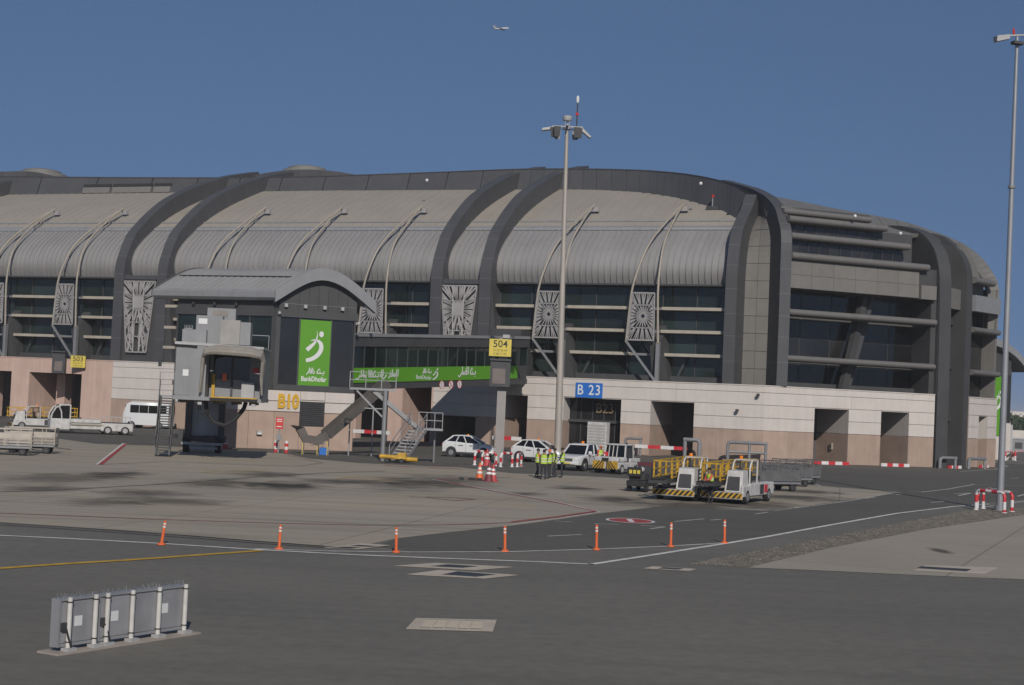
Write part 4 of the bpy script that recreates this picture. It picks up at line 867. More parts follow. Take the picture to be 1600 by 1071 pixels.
# ------------------------------------------------------------------ galvanised stair beside the corridor, and the baggage chute
def stair(F, label):
    t = thing('service_stair', label, 'stairs', F.o, world=True); b = lambda n, mb, m=MT['galv']: mb.build(n, m, t)
    b('platform', MB().box(-3.1, .1, 1.0, 2.4, 4.85, 5.0, F))
    for x in (-3.1, -2.0, -.9, .1):
        b('rail_post', MB().bar(F(x, 1.0, 5.0), F(x, 1.0, 6.1), .06))
    for z in (5.55, 6.1): b('handrail', MB().bar(F(-3.1, 1.0, z), F(.1, 1.0, z), .045))
    for i in range(9):                        # upper flight, going down to the right
        f = i/9; b('tread', MB().box(-1.2 + 2.9*f, -.85 + 2.9*f, 1.2, 2.3, 4.7 - 2.2*f - .05, 4.7 - 2.2*f, F))
    for s in (1.2, 2.3): b('stringer', MB().bar(F(-1.4, s, 4.8), F(1.9, s, 2.3), .06, .26))
    b('landing', MB().box(1.6, 3.4, 0, 2.4, 2.25, 2.4, F)); L2 = Frame(F(1.75, .35, 0), 58); LG = MT['lgrey']
    for i in range(10):                       # lower flight, back towards the post
        f = i/10; b('tread', MB().box(-2.3*f - .34, -2.3*f, -.62, .62, 2.2 - 2.15*f - .09, 2.2 - 2.15*f, L2), LG)
    for s in (-.66, .66): b('stringer', MB().bar(L2(0, s, 2.25), L2(-2.5, s, .05), .05, .18))
    for s in (-.66, .66):
        for x, z in ((0, 2.3), (-1.2, 1.2), (-2.4, .1)): b('rail_post', MB().bar(L2(x, s, z), L2(x, s, z + 1.1), .05))
        b('handrail', MB().bar(L2(0, s, 3.4), L2(-2.4, s, 1.2), .05)); b('handrail', MB().bar(L2(0, s, 2.9), L2(-2.4, s, .7), .04))
    for x in (1.7, 2.25, 2.8, 3.35): b('rail_post', MB().bar(F(x, 0, 2.4), F(x, 0, 3.5), .05))
    for z in (2.95, 3.5): b('handrail', MB().bar(F(1.7, 0, z), F(3.35, 0, z), .05))
    b('support_post', MB().tube([F(-.6, 1.0, 0), F(-.6, 1.0, 4.9)], .16, 10)); b('support_post', MB().tube([F(3.0, 1.2, 0), F(3.0, 1.2, 2.3)], .07, 8)); b('brace', MB().bar(F(-2.6, 1.1, 4.8), F(-.6, 1.1, 2.9), .12)); b('cross_beam', MB().bar(F(-2.0, 1.1, 3.6), F(-.6, 1.1, 3.6), .07))
SP = G(598, 722); stair(Frame((SP.x + .6, SP.y + .8, 0), 10), 'grey open steel stair with landing under the boarding corridor')
ch = thing('baggage_chute', 'sloping grey metal baggage chute with curled end beside the gate building', 'chute', G(470, 706), world=True)
c0, c1 = PY(607, 603, 116.5), PY(513, 684, 114.5); c2, c3 = PY(497, 694, 114.3), PY(474, 690, 114.1); c4 = PY(464, 672, 114.0)
def trough(pts, wid, h):
    rows = []
    for i, p in enumerate(pts):
        d = (pts[min(i+1, len(pts)-1)] - pts[max(i-1, 0)]).normalized(); sd = Vector((-d.y, d.x, 0)).normalized()*wid/2; up = sd.cross(d).normalized(); up = up if up.z > 0 else -up
        rows.append([p - sd + up*h, p - sd, p + sd, p + sd + up*h, p + sd*1.06 + up*h, p + sd*1.06 - up*.06, p - sd*1.06 - up*.06, p - sd*1.06 + up*h])
    return MB().loft(rows, close=True, cap=True)
trough([c0, c0.lerp(c1, .5), c1], 1.15, .62).build('slide', MT['dgrey'].copy(), ch).data.materials[0] = mat('chute_steel', (.105, .094, .084), .45, .4, var=.15, streak=.1)
CHM = bpy.data.materials['chute_steel']
mb = trough([c1, c2, c3, c4, c4 + Vector((.05, 0, .12))], 1.15, .55); mb.build('curled_end', CHM, ch, smooth=True)
for p in (c1.lerp(c0, .35), c1.lerp(c0, .75)): MB().bar((p.x, p.y + .3, 0), p + Vector((0, .3, -.1)), .09).build('leg', MT['grey'], ch)
for p in (c1, c2, c3): MB().bar((p.x, p.y - .4, .0), (p.x, p.y - .4, p.z), .05).build('leg', MT['yellow'], ch); MB().bar((p.x, p.y + .4, .0), (p.x, p.y + .4, p.z), .05).build('leg', MT['grey'], ch)
MB().bar(c3 + Vector((0, -.4, -.35)), c1 + Vector((0, -.4, -.4)), .04).build('cross_rail', MT['grey'], ch)
q = c1.lerp(c2, .4); MB().cbox(q.x - .3, q.x + .25, q.y - .2, q.y + .3, 0, .55).build('blue_drum', MT['blue'], None); tag(bpy.context.scene.objects['blue_drum'], 'small blue box on the ground under the baggage chute', 'box')
# ================================================================== 504 mast with sign and docking display, and 503 sign on the wall
cm = Frame((G(779, 724).x, 114.3, 0), 0)
m5 = thing('docking_mast', 'grey square mast carrying the stand 504 docking display', 'mast', cm.o, world=True)
MB().box(-.32, .32, -.2, .3, 0, 9.1, cm).build('post', mat('mast_paint', (.27, .25, .235), .6, var=.08, streak=.1), m5)
MB().box(-.9, .55, -.75, -.2, 5.55, 7.5, cm).build('display_housing', MT['dgrey'], m5); MB().box(-.72, .2, -.79, -.76, 5.75, 6.85, cm).build('display_face', MT['screen'], m5)
MB().box(-.95, .6, -.9, -.2, 7.42, 7.56, cm).build('display_hood', MT['dgrey'], m5); MB().box(-.1, .4, -.3, .1, 9.1, 9.35, cm).build('beacon', MT['lgrey'], m5)
def stand_sign(F, x0, x1, s, z0, z1, txt, label, size):
    sg = thing('stand_number_sign', label, 'sign', F((x0+x1)/2, s, z0), world=True, group='yellow stand number signs')
    MB().box(x0, x1, s, s + .12, z0, z1, F).build('board', MT['yellow'], sg); mid = (x0 + x1)/2; h = z1 - z0
    lettering('number', txt, size, MT['blackp'], sg, F(mid, s - .004, z0 + h*.70), F.u, depth=.006, bold=.006)
    for i, line in enumerate(('N 23 35 49', 'E 58 17 05')): lettering('small_print', line, size*.30, MT['blackp'], sg, F(mid, s - .004, z0 + h*(.34 - .2*i)), F.u, depth=.004)
stand_sign(cm, -1.05, .55, -.55, 7.75, 9.0, '504', 'yellow stand sign numbered 504 on the grey mast', .72)
q = A(-77.4, -.9, 0); f3 = Frame(q, 0)
m3 = thing('docking_display', 'dark docking display box on the pink wall beside the 503 sign', 'display', A(-78.8, 0, 5.5), world=True)
w3 = Frame(A(-79.0, -.35, 0), 0)
MB().box(-.85, .55, -.6, .3, 5.4, 7.7, w3).build('display_housing', MT['dgrey'], m3); MB().box(-.55, .3, -.65, -.61, 5.65, 6.7, w3).build('display_face', MT['screen'], m3); MB().box(-.95, .6, -.85, .3, 7.7, 7.85, w3).build('display_hood', MT['dgrey'], m3)
stand_sign(Frame(A(-76.55, -.5, 0), 0), -.78, .82, -.3, 6.1, 7.4, '503', 'yellow stand sign numbered 503 on the pink wall', .78)
# ------------------------------------------------------------------ B23 signs
bs = thing('gate_number_sign', 'blue board reading B 23 in white above the entrance', 'sign', A(-16.6, -.06, 5.2), world=True)
MB().box(-18.3, -15.6, -.12, -.02, 5.2, 6.62, A).build('board', MT['blue'], bs); lettering('letters', 'B 23', 1.35, MT['print'], bs, A(-16.95, -.125, 5.9), A.u, depth=.006, bold=.012, sx=.86, spacing=1.15)
b2 = thing('gate_number_sign', 'dull gold B23 letters on the dark entrance glazing', 'sign', A(-16.2, 1.6, 4.0), world=True)
lettering('letters', 'B23', 1.35, MT['goldd'], b2, A(-15.9, 1.70, 4.2), A.u, depth=.03, bold=.008, sx=.9)
wb = thing('white_cabinet', 'tall white louvred cabinet before the dark B23 entrance', 'cabinet', A(-15.6, -1.2, 0), world=True)
MB().box(-16.45, -14.55, -1.4, -.5, .1, 2.95, A).build('body', MT['gsew'], wb)
for i in range(9): MB().box(-16.35, -14.65, -1.43, -1.40, .3 + .28*i, .48 + .28*i, A).build('louvre', MT['lgrey'], wb)
# ================================================================== PASSENGER BRIDGE: cab, drive column, tunnel, service stair
JB = thing('passenger_bridge', 'grey passenger boarding bridge cab on wheeled drive column facing the apron', 'boarding bridge', (-20.3, 103.5, 0), world=True)
J = Frame((-18.3, 99.0, 0), 4)
jp = lambda n, mb, m, **k: mb.build(n, m, JB, **k)
# cab: open mouth to the right, corrugated side to the left
jp('cab_floor', MB().box(-2.7, 2.75, -1.4, 4.2, 3.72, 3.95, J), MT['greyp']); jp('bumper', MB().box(-.35, 2.5, -1.62, -1.41, 3.72, 4.0, J), MT['gsey'])
jp('cab_roof', MB().hexa([J(-2.75, -1.35, 7.15), J(2.75, -1.35, 7.05), J(2.75, 4.2, 7.05), J(-2.75, 4.2, 7.15), J(-2.75, -1.35, 7.32), J(2.75, -1.35, 7.2), J(2.75, 4.2, 7.2), J(-2.75, 4.2, 7.32)]), MT['lgrey'])
jp('cab_side', MB().box(-2.7, -1.3, -1.0, -.85, 3.95, 7.15, J), MT['greyp'])
for i in range(7): jp('cab_side_slat', MB().box(-2.66 + .145*i, -2.55 + .145*i, -1.04, -1.0, 4.0, 7.1, J), MT['greyp'])
jp('cab_side', MB().box(-2.7, -2.6, -1.0, 4.2, 3.95, 7.15, J), MT['greyp'])
jp('cab_pillar', MB().hexa([J(-1.35, -1.3, 3.95), J(-.75, -1.3, 3.95), J(-.75, .2, 3.95), J(-1.35, .2, 3.95), J(-1.35, -1.3, 7.15), J(-.75, -1.3, 7.15), J(-.75, .2, 7.15), J(-1.35, .2, 7.15)]), MT['greyp'])
jp('inner_wall', MB().box(-.8, 2.6, 1.2, 1.3, 3.95, 7.1, J), MT['greyp'])
jp('inner_glass', MB().box(-.55, .55, 1.1, 1.19, 5.1, 6.8, J), MT['carglass']); jp('inner_glass', MB().box(.7, 1.7, 1.1, 1.19, 5.1, 6.8, J), MT['carglass'])
jp('door_frame', MB().box(.56, .69, 1.05, 1.19, 3.95, 6.95, J), MT['dgrey']); jp('safety_bar', MB().box(-.62, -.42, .9, 1.05, 3.98, 5.4, J), MT['gsey'])
jp('cab_side', MB().box(2.6, 2.7, 0.2, 4.2, 3.95, 7.1, J), MT['greyp'])
# folding canopy: soft hoops round the mouth
rr = random.Random(3)
for i in range(7):
    d = -1.45 - .13*i + (.06 if i % 2 else 0); z = 7.0 - .03*i + (.07 if i % 2 else -.05)
    jp('canopy_fold', MB().tube([J(-.85 - .03*i, d + .5, 4.2), J(-.95, d + .45, 5.3), J(-.9, d + .3, 6.4), J(-.75, d, z - .12), J(-.2, d - .02, z), J(.9, d - .05, z - .02), J(2.0, d - .03, z - .06), J(2.65, d, z - .18), J(2.78, d + .3, 6.3), J(2.72, d + .45, 5.2), J(2.62 + .03*i, d + .55, 4.2)], [.06, .09, .11, .15, .19, .2, .2, .17, .12, .1, .06], 7), MT['fabric'], smooth=True)
# plant on the cab roof
MT['cabinet'] = mat('cabinet_beige', (.28, .265, .24), .6, var=.08, streak=.12)
for x0, x1, y0, y1, z0, z1, m in ((-2.5, -1.0, 0, 1.6, 7.3, 8.15, 'greyp'), (-1.75, -.1, .6, 2.0, 7.3, 9.1, 'greyp'), (-.1, 1.1, -.2, 1.4, 7.3, 8.85, 'cabinet'), (1.1, 1.75, 0, 1.4, 7.3, 8.75, 'greyp'), (-1.2, .6, 1.6, 2.6, 7.3, 9.65, 'greyp')):
    jp('roof_plant', MB().cbox(x0, x1, y0, y1, z0, z1, .04), MT[m]) if False else jp('roof_plant', MB().box(x0, x1, y0, y1, z0, z1, J), MT[m])
jp('plant_label', MB().box(-1.6, -1.05, .57, .595, 8.55, 8.9, J), MT['print']); jp('plant_grille', MB().box(-.85, .1, 1.57, 1.595, 9.15, 9.5, J), MT['fabric'])
jp('bird_spikes', MB().bar(J(-2.4, .1, 8.2), J(-1.9, .1, 8.2), .05), MT['galv'])
for i in range(6): jp('bird_spike', MB().bar(J(-2.35 + .09*i, .1, 8.2), J(-2.4 + .1*i, .1, 8.42), .02), MT['lgrey'])
# small fittings: roof rail, work lamps, hoses, notices, under-floor frame
for x in (-2.6, -1.3, 0, 1.3, 2.6): jp('roof_rail_post', MB().bar(J(x, 3.9, 7.2), J(x, 3.9, 8.1), .04), MT['galv'])
jp('roof_rail', MB().bar(J(-2.6, 3.9, 8.1), J(2.6, 3.9, 8.1), .04), MT['galv'])
for x in (-1.0, 2.3): jp('work_lamp', MB().box(x - .12, x + .12, -1.6, -1.42, 3.45, 3.62, J), MT['lgrey'])
for i in range(5): jp('floor_joist', MB().box(-2.4 + 1.1*i, -2.25 + 1.1*i, -1.2, 4.0, 3.52, 3.715, J), MT['dgrey'])
jp('notice', MB().box(-2.2, -1.85, -1.055, -1.045, 5.2, 5.6, J), MT['print']); jp('notice', MB().box(1.9, 2.3, 1.17, 1.195, 5.6, 5.9, J), MT['redsign'])
for k in range(3): jp('hose', MB().tube([J(-1.2 + .12*k, -.9, 3.7), J(-1.25 + .1*k, -1.0, 3.2 - .1*k), J(-.9 + .1*k, -.9, 2.9 - .15*k), J(-.5, -.4, 3.1)], .035, 6), MT['black'], smooth=True)
jp('control_desk', MB().box(1.3, 2.1, .6, 1.05, 3.95, 4.95, J), MT['lgrey']); jp('orange_cover', MB().box(.05, .32, .8, 1.0, 5.0, 5.45, J), MT['orange'])
jp('rubber_bumper', MB().box(-.4, 2.55, -1.72, -1.63, 3.76, 3.92, J), MT['black'])
# tunnel to the gate building
ta, tb = J(-1.4, 3.2, 3.8), LF(-5.2, .2, 5.0); td = (tb - ta); tn = Vector((-td.y, td.x, 0)).normalized()
for k, (f0, f1, wd, h0, h1) in enumerate(((0, .52, 1.5, -.05, 3.2), (.5, 1.0, 1.75, -.2, 3.5))):
    a, b = ta + td*f0, ta + td*f1
    jp('tunnel', MB().hexa([a - tn*wd + Vector((0, 0, h0)), b - tn*wd + Vector((0, 0, h0)), b + tn*wd + Vector((0, 0, h0)), a + tn*wd + Vector((0, 0, h0)), a - tn*wd + Vector((0, 0, h1)), b - tn*wd + Vector((0, 0, h1)), b + tn*wd + Vector((0, 0, h1)), a + tn*wd + Vector((0, 0, h1))]), MT['greyp'])
# lift columns and bogie
Wc = G(312, 708); WF = Frame((Wc.x, Wc.y + .6, 0), 4)
for x in (-1.05, 1.25): jp('lift_column', MB().box(x - .22, x + .22, .2, .7, .7, 4.0, WF), MT['dgrey'])
jp('lift_panel', MB().box(-.85, 1.05, .5, .6, .9, 3.7, WF), mat('lift_panel', (.27, .285, .31), .5, .1, var=.15, streak=.15)); jp('cross_beam', MB().box(-1.4, 1.6, .1, .8, .75, 1.15, WF), MT['dgrey']); jp('bogie_beam', MB().box(-1.0, 1.2, -.35, .6, .35, .7, WF), MT['galv'])
jp('step_bar', MB().box(-.75, 1.15, -.75, -.45, .28, .42, WF), MT['lgrey']); jp('wheel_guard', MB().box(-1.35, 1.45, -.56, -.5, .55, .72, WF), MT['lgrey'])
for x in (-1.05, 1.15):
    wl = jp('wheel', MB().disc(WF(x - .2, 0, .5), WF.u, .5, .4, 20), MT['black']); MB().disc(WF(x - .22, 0, .5), WF.u, .22, .44, 12).build('hub', MT['grey'], wl, origin=JB['_w'])
jp('motor', MB().box(.2, .9, -.3, .3, .7, 1.2, WF), MT['dgrey']); jp('cable_loop', MB().tube([J(-.8, -.2, 3.7), J(-.7, -.3, 3.0), J(-.2, -.35, 2.35), J(.5, -.35, 2.2), J(1.1, -.3, 2.6), J(1.6, -.2, 3.3), J(1.7, -.1, 3.7)], .14, 7), MT['black'], smooth=True)
jp('control_box', MB().box(-1.65, -1.3, -.1, .3, .8, 1.5, WF), MT['dgrey'])
js = thing('service_stair', 'narrow dark ladder stair left of the boarding bridge cab', 'stairs', (J(-3.6, 0, 0).x, J(-3.6, 0, 0).y, 0), world=True)
SFm = Frame(J(-3.95, 1.6, 0), 4)
for x in (0, .85): MB().bar(SFm(x, -.3, .1), SFm(x, .6, 3.85), .12, .28).build('stringer', MT['dgrey'], js)
for i in range(22): f = i/22; MB().box(.04, .81, -.36 + .92*f, -.04 + .92*f, .2 + 3.65*f, .27 + 3.65*f, SFm).build('tread', MT['dgrey'], js)
for i in range(4):
    for x in (0, .85): MB().bar(SFm(x, -.3 + .22*i, .5 + .9*i), SFm(x, -.75 + .22*i, 1.4 + .9*i), .05).build('guard_bar', MT['dgrey'], js)
for x in (0, .85): MB().bar(SFm(x, -.75, 1.3), SFm(x, .1, 4.9), .06).build('handrail', MT['dgrey'], js)
MB().box(-.15, 1.3, .5, 1.7, 3.8, 3.92, SFm).build('platform', MT['galv'], js)
for x in (-.1, .8):
    MB().bar(SFm(x, .5, 3.9), SFm(x, .5, 5.4), .05).build('rail_post', MT['galv'], js)
for z in (4.6, 5.4): MB().bar(SFm(-.1, .5, z), SFm(.8, .5, z), .045).build('handrail', MT['galv'], js)
MB().tube([SFm(-.15, .45, 5.75), SFm(-.15, .45, 6.2)], .11, 8).build('lamp', MT['dgrey'], js)
for x in (0, .85): MB().bar(SFm(x, -.3, 0), SFm(x, -.3, .3), .1).build('foot', MT['dgrey'], js)
# ================================================================== VEHICLES (local frame: x forward, y left, z up)
DEG = math.radians
def wheel(parent, x, y, r, w_, rim='chrome', name='wheel'):
    s_ = 1 if y > 0 else -1
    t = MB().tube([(x, y - s_*w_, r), (x, y - s_*w_*.9, r), (x, y - s_*w_*.1, r), (x, y, r)], [r*.86, r, r, r*.86], 20).build(name, MT['black'], parent, smooth=True)
    MB().tube([(x, y - s_*.03, r), (x, y + s_*.012, r)], [r*.64, r*.58], 14).build('rim', MT[rim], t)
    return t
def carbody(parent, st, m, name='body'):
    """st: stations (x, z bottom, z top, half width)"""
    rows = []
    for x, zb, zt, hw in st:
        zm = zb + (zt - zb)*.45
        rows.append([(x, -hw*.97, zb), (x, -hw, zm), (x, -hw*.985, zt - .08), (x, -hw*.90, zt), (x, hw*.90, zt), (x, hw*.985, zt - .08), (x, hw, zm), (x, hw*.97, zb)])
    return MB().loft(rows, close=True, cap=True).build(name, m, parent, smooth=True, angle=40)
def cabin(parent, xs, belt, roof, hw, inset, paint, pillars=()):
    """glazed cabin: xs = rear base, roof rear, roof front, screen base"""
    a, b, c, d = xs; w2 = hw - inset
    MB().hexa([(a, -hw, belt), (d, -hw, belt), (d, hw, belt), (a, hw, belt), (b, -w2, roof), (c, -w2, roof), (c, w2, roof), (b, w2, roof)]).build('window_glass', MT['carglass'], parent)
    MB().loft([[(x, -w2*1.0, z), (x, -w2*.85, z + .07), (x, w2*.85, z + .07), (x, w2*1.0, z)] for x, z in ((b - .12, roof - .03), (b + .15, roof + .01), ((b+c)/2, roof + .03), (c - .1, roof + .01), (c + .06, roof - .03))], close=True, cap=True).build('roof', paint, parent, smooth=True)
    for s_ in (-1, 1):
        for p, q in (((a, hw), (b, w2)), ((d, hw), (c, w2))): MB().bar((p[0], s_*p[1], belt - .02), (q[0], s_*q[1], roof + .01), .09, .10).build('pillar', paint, parent)
        for x in pillars: f = min(1, max(0, (x - a)/(d - a))); MB().bar((x, s_*(hw + .004), belt), (b + (c-b)*f, s_*(w2 + .004), roof), .07, .06).build('pillar', paint, parent)
def crossover(label, loc, rz, group):
    t = thing('parked_car', label, 'car', loc, rz, group)
    P = MT['carw']
    carbody(t, [(-2.06, .45, .86, .70), (-2.0, .32, 1.04, .80), (-1.7, .28, 1.16, .87), (-1.0, .26, 1.13, .89), (0, .26, 1.09, .885), (.8, .26, 1.06, .885), (1.2, .27, 1.02, .88), (1.75, .28, .90, .83), (1.98, .30, .76, .74), (2.06, .40, .62, .62)], P)
    MB().box(-2.0, 1.95, -.84, .84, .22, .34).build('sill', MT['black'], t)
    for y in (-.893, .893):
        MB().box(-1.95, 1.9, y - .004, y + .004, .27, .40).build('side_trim', MT['trim'], t)
        for x in (-.98, -.12, .88): MB().box(x - .008, x + .008, y - .003, y + .003, .38, 1.05).build('door_seam', MT['trim'], t)
    MB().cbox(-2.1, -2.0, -.45, .45, .5, .62, .01).build('number_plate', MT['yellow'], t)
    cabin(t, (-1.88, -1.2, .2, 1.08), 1.07, 1.54, .82, .18, P, (-.95, -.1))
    for x in (-1.28, 1.28):
        for y in (-.90, .90):
            MB().disc((x, y*.93, .36), (0, 1 if y > 0 else -1, 0), .43, .07, 20).build('wheel_arch', MT['black'], t); wheel(t, x, y, .34, .2)
    for y in (-.62, .62): MB().sphere((1.93, y, .70), .13, 10, 6, (.6, 1.3, .7)).build('headlight', MT['refl'], t); MB().box(-2.05, -1.96, y - .12, y + .12, .8, .98).build('tail_light', MT['redl'], t)
    for y in (-.96, .96): MB().cbox(.85, 1.05, y - .1, y + .1, 1.02, 1.18, .04).build('mirror', P, t)
    MB().cbox(2.0, 2.07, -.5, .5, .42, .6, .02).build('grille', MT['black'], t)
    for y in (-.888, .888): MB().box(-.75, -.35, y - .002, y + .002, .84, .9).build('door_handle', MT['dgrey'], t); MB().box(.15, .4, y - .002, y + .002, .84, .9).build('door_handle', MT['dgrey'], t)
    MB().disc((-.2, .2, 1.56), (0, 0, 1), .09, .15, 12).build('beacon', MT['amber'], t)
    return t
c0 = crossover('white crossover car between the steel stair and the 504 mast', G(733, 715), DEG(-10), 'white crossovers by the terminal wall')
c1 = dup(c0, G(842, 723), DEG(-22), 'white crossover car partly hidden behind the group of workers', 'white crossovers by the terminal wall')
c0.scale = (1, 1, 1.06); c1.scale = (1, 1, 1.05)
pk = thing('pickup_truck', 'white double cab pickup facing the apron beside the tow tractor', 'pickup', G(909, 735), DEG(-116))
P = MT['carw']
carbody(pk, [(-2.6, .55, 1.1, .86), (-2.5, .5, 1.12, .9), (-1.0, .48, 1.12, .92), (.2, .45, 1.14, .92), (1.3, .45, 1.13, .92), (1.7, .45, 1.10, .91), (2.4, .42, 1.02, .88), (2.62, .45, .92, .80)], P)
cabin(pk, (-.95, -.75, .65, 1.4), 1.12, 1.76, .82, .14, P, (-.1,))
MB().box(-2.5, -1.05, -.78, .78, 1.10, 1.14).build('bed_liner', MT['black'], pk)
for s_ in (-1, 1): MB().box(-2.55, -1.0, s_*.88 - .04, s_*.88 + .04, 1.1, 1.28).build('bed_side', P, pk)
MB().box(-2.62, -2.54, -.86, .86, .7, 1.28).build('tailgate', P, pk)
for x in (-1.55, 1.6):
    for y in (-.93, .93): MB().disc((x, y*.93, .42), (0, 1 if y > 0 else -1, 0), .5, .07, 20).build('wheel_arch', MT['black'], pk); wheel(pk, x, y, .39, .25)
MB().cbox(2.55, 2.68, -.86, .86, .42, .62, .04).build('bumper', P, pk); MB().box(2.66, 2.69, -.6, .6, .40, .47).build('air_intake', MT['trim'], pk)
for y in (-.925, .925):
    for x in (-1.02, -.1, .9): MB().box(x - .008, x + .008, y - .003, y + .003, .5, 1.1).build('door_seam', MT['trim'], pk)
    for x in (-.8, .15): MB().box(x, x + .2, y - .012, y + .012, .98, 1.03).build('door_handle', MT['trim'], pk); MB().cbox(2.58, 2.66, -.42, .42, .66, .86, .02).build('grille', MT['grey'], pk)
for y in (-.64, .64): MB().cbox(2.45, 2.63, y - .2, y + .2, .74, .95, .04).build('headlight', MT['refl'], pk)
for y in (-1.02, 1.02): MB().cbox(.95, 1.12, y - .12, y + .12, 1.12, 1.36, .04).build('mirror', P, pk)
MB().cbox(2.64, 2.69, -.28, .28, .47, .58, .01).build('number_plate', MT['yellow'], pk); MB().disc((0, 0, 1.82), (0, 0, 1), .11, .18, 12).build('beacon', MT['amber'], pk)
def chevrons(parent, x, y0, y1, z0, z1, n, flip=False, base='gsey', sp='black'):
    MB().box(x - .03, x, y0, y1, z0, z1).build('hazard_board', MT[base], parent)
    w_ = (y1 - y0)/n; h = z1 - z0; mb = MB()
    for i in range(n):
        a = y0 + w_*i; sgn = -1 if flip else 1; sh = h*.9*sgn
        q = [(a, z0), (a + w_*.5, z0), (a + w_*.5 + sh, z1), (a + sh, z1)]
        q = [(min(max(y, y0), y1), z) for y, z in q]
        mb.prism([(x + .004, y, z) for y, z in q], (0, 0, 0), (.004, 0, 0))
    mb.build('hazard_stripes', MT[sp], parent)
tg = thing('tow_tractor', 'white tow tractor with yellow and black hazard front beside the pickup', 'tow tractor', G(962, 740), DEG(-121))
MB().cbox(-1.9, 1.55, -.95, .95, .32, .78, .06).build('chassis', MT['gsew'], tg); MB().cbox(.1, 1.55, -.9, .9, .78, 1.12, .08).build('hood', MT['gsew'], tg)
MB().cbox(-1.85, -.3, -.9, .9, .78, 1.05, .05).build('rear_deck', MT['gsew'], tg)
chevrons(tg, 1.6, -.93, -.08, .34, .84, 4); chevrons(tg, 1.6, .08, .93, .34, .84, 4, True)
MB().box(1.5, 1.57, -.28, .22, .86, 1.06).build('front_grille', MT['black'], tg)
cab_g = MB().hexa([(-.95, -.78, 1.05), (.25, -.78, 1.05), (.25, .78, 1.05), (-.95, .78, 1.05), (-.95, -.72, 1.88), (.1, -.72, 1.88), (.1, .72, 1.88), (-.95, .72, 1.88)]).build('cab_glass', MT['carglass'], tg)
MB().cbox(-1.05, .22, -.8, .8, 1.88, 1.98, .04).build('cab_roof', MT['gsew'], tg)
for x, x2 in ((-.95, -.95), (.25, .1)):
    for y in (-.78, .78): MB().bar((x, y, 1.0), (x2, y*.93, 1.9), .09).build('cab_pillar', MT['gsew'], tg)
for y in (-.45, -.15, .15): MB().bar((.28, y, 1.1), (.14, y, 1.88), .05).build('cab_bar', MT['gsew'], tg)
MB().box(-.75, .0, .77, .80, .85, 1.75).build('door_frame', MT['dgrey'], tg)
MB().cbox(-.2, .25, -.85, -.45, 1.12, 1.42, .04).build('red_box', MT['redp'], tg)
for x in (-1.25, .95):
    for y in (-.97, .97): wheel(tg, x, y, .33, .22, 'lgrey')
MB().disc((-.5, .5, 1.98), (0, 0, 1), .07, .1, 10).build('beacon', MT['black'], tg)
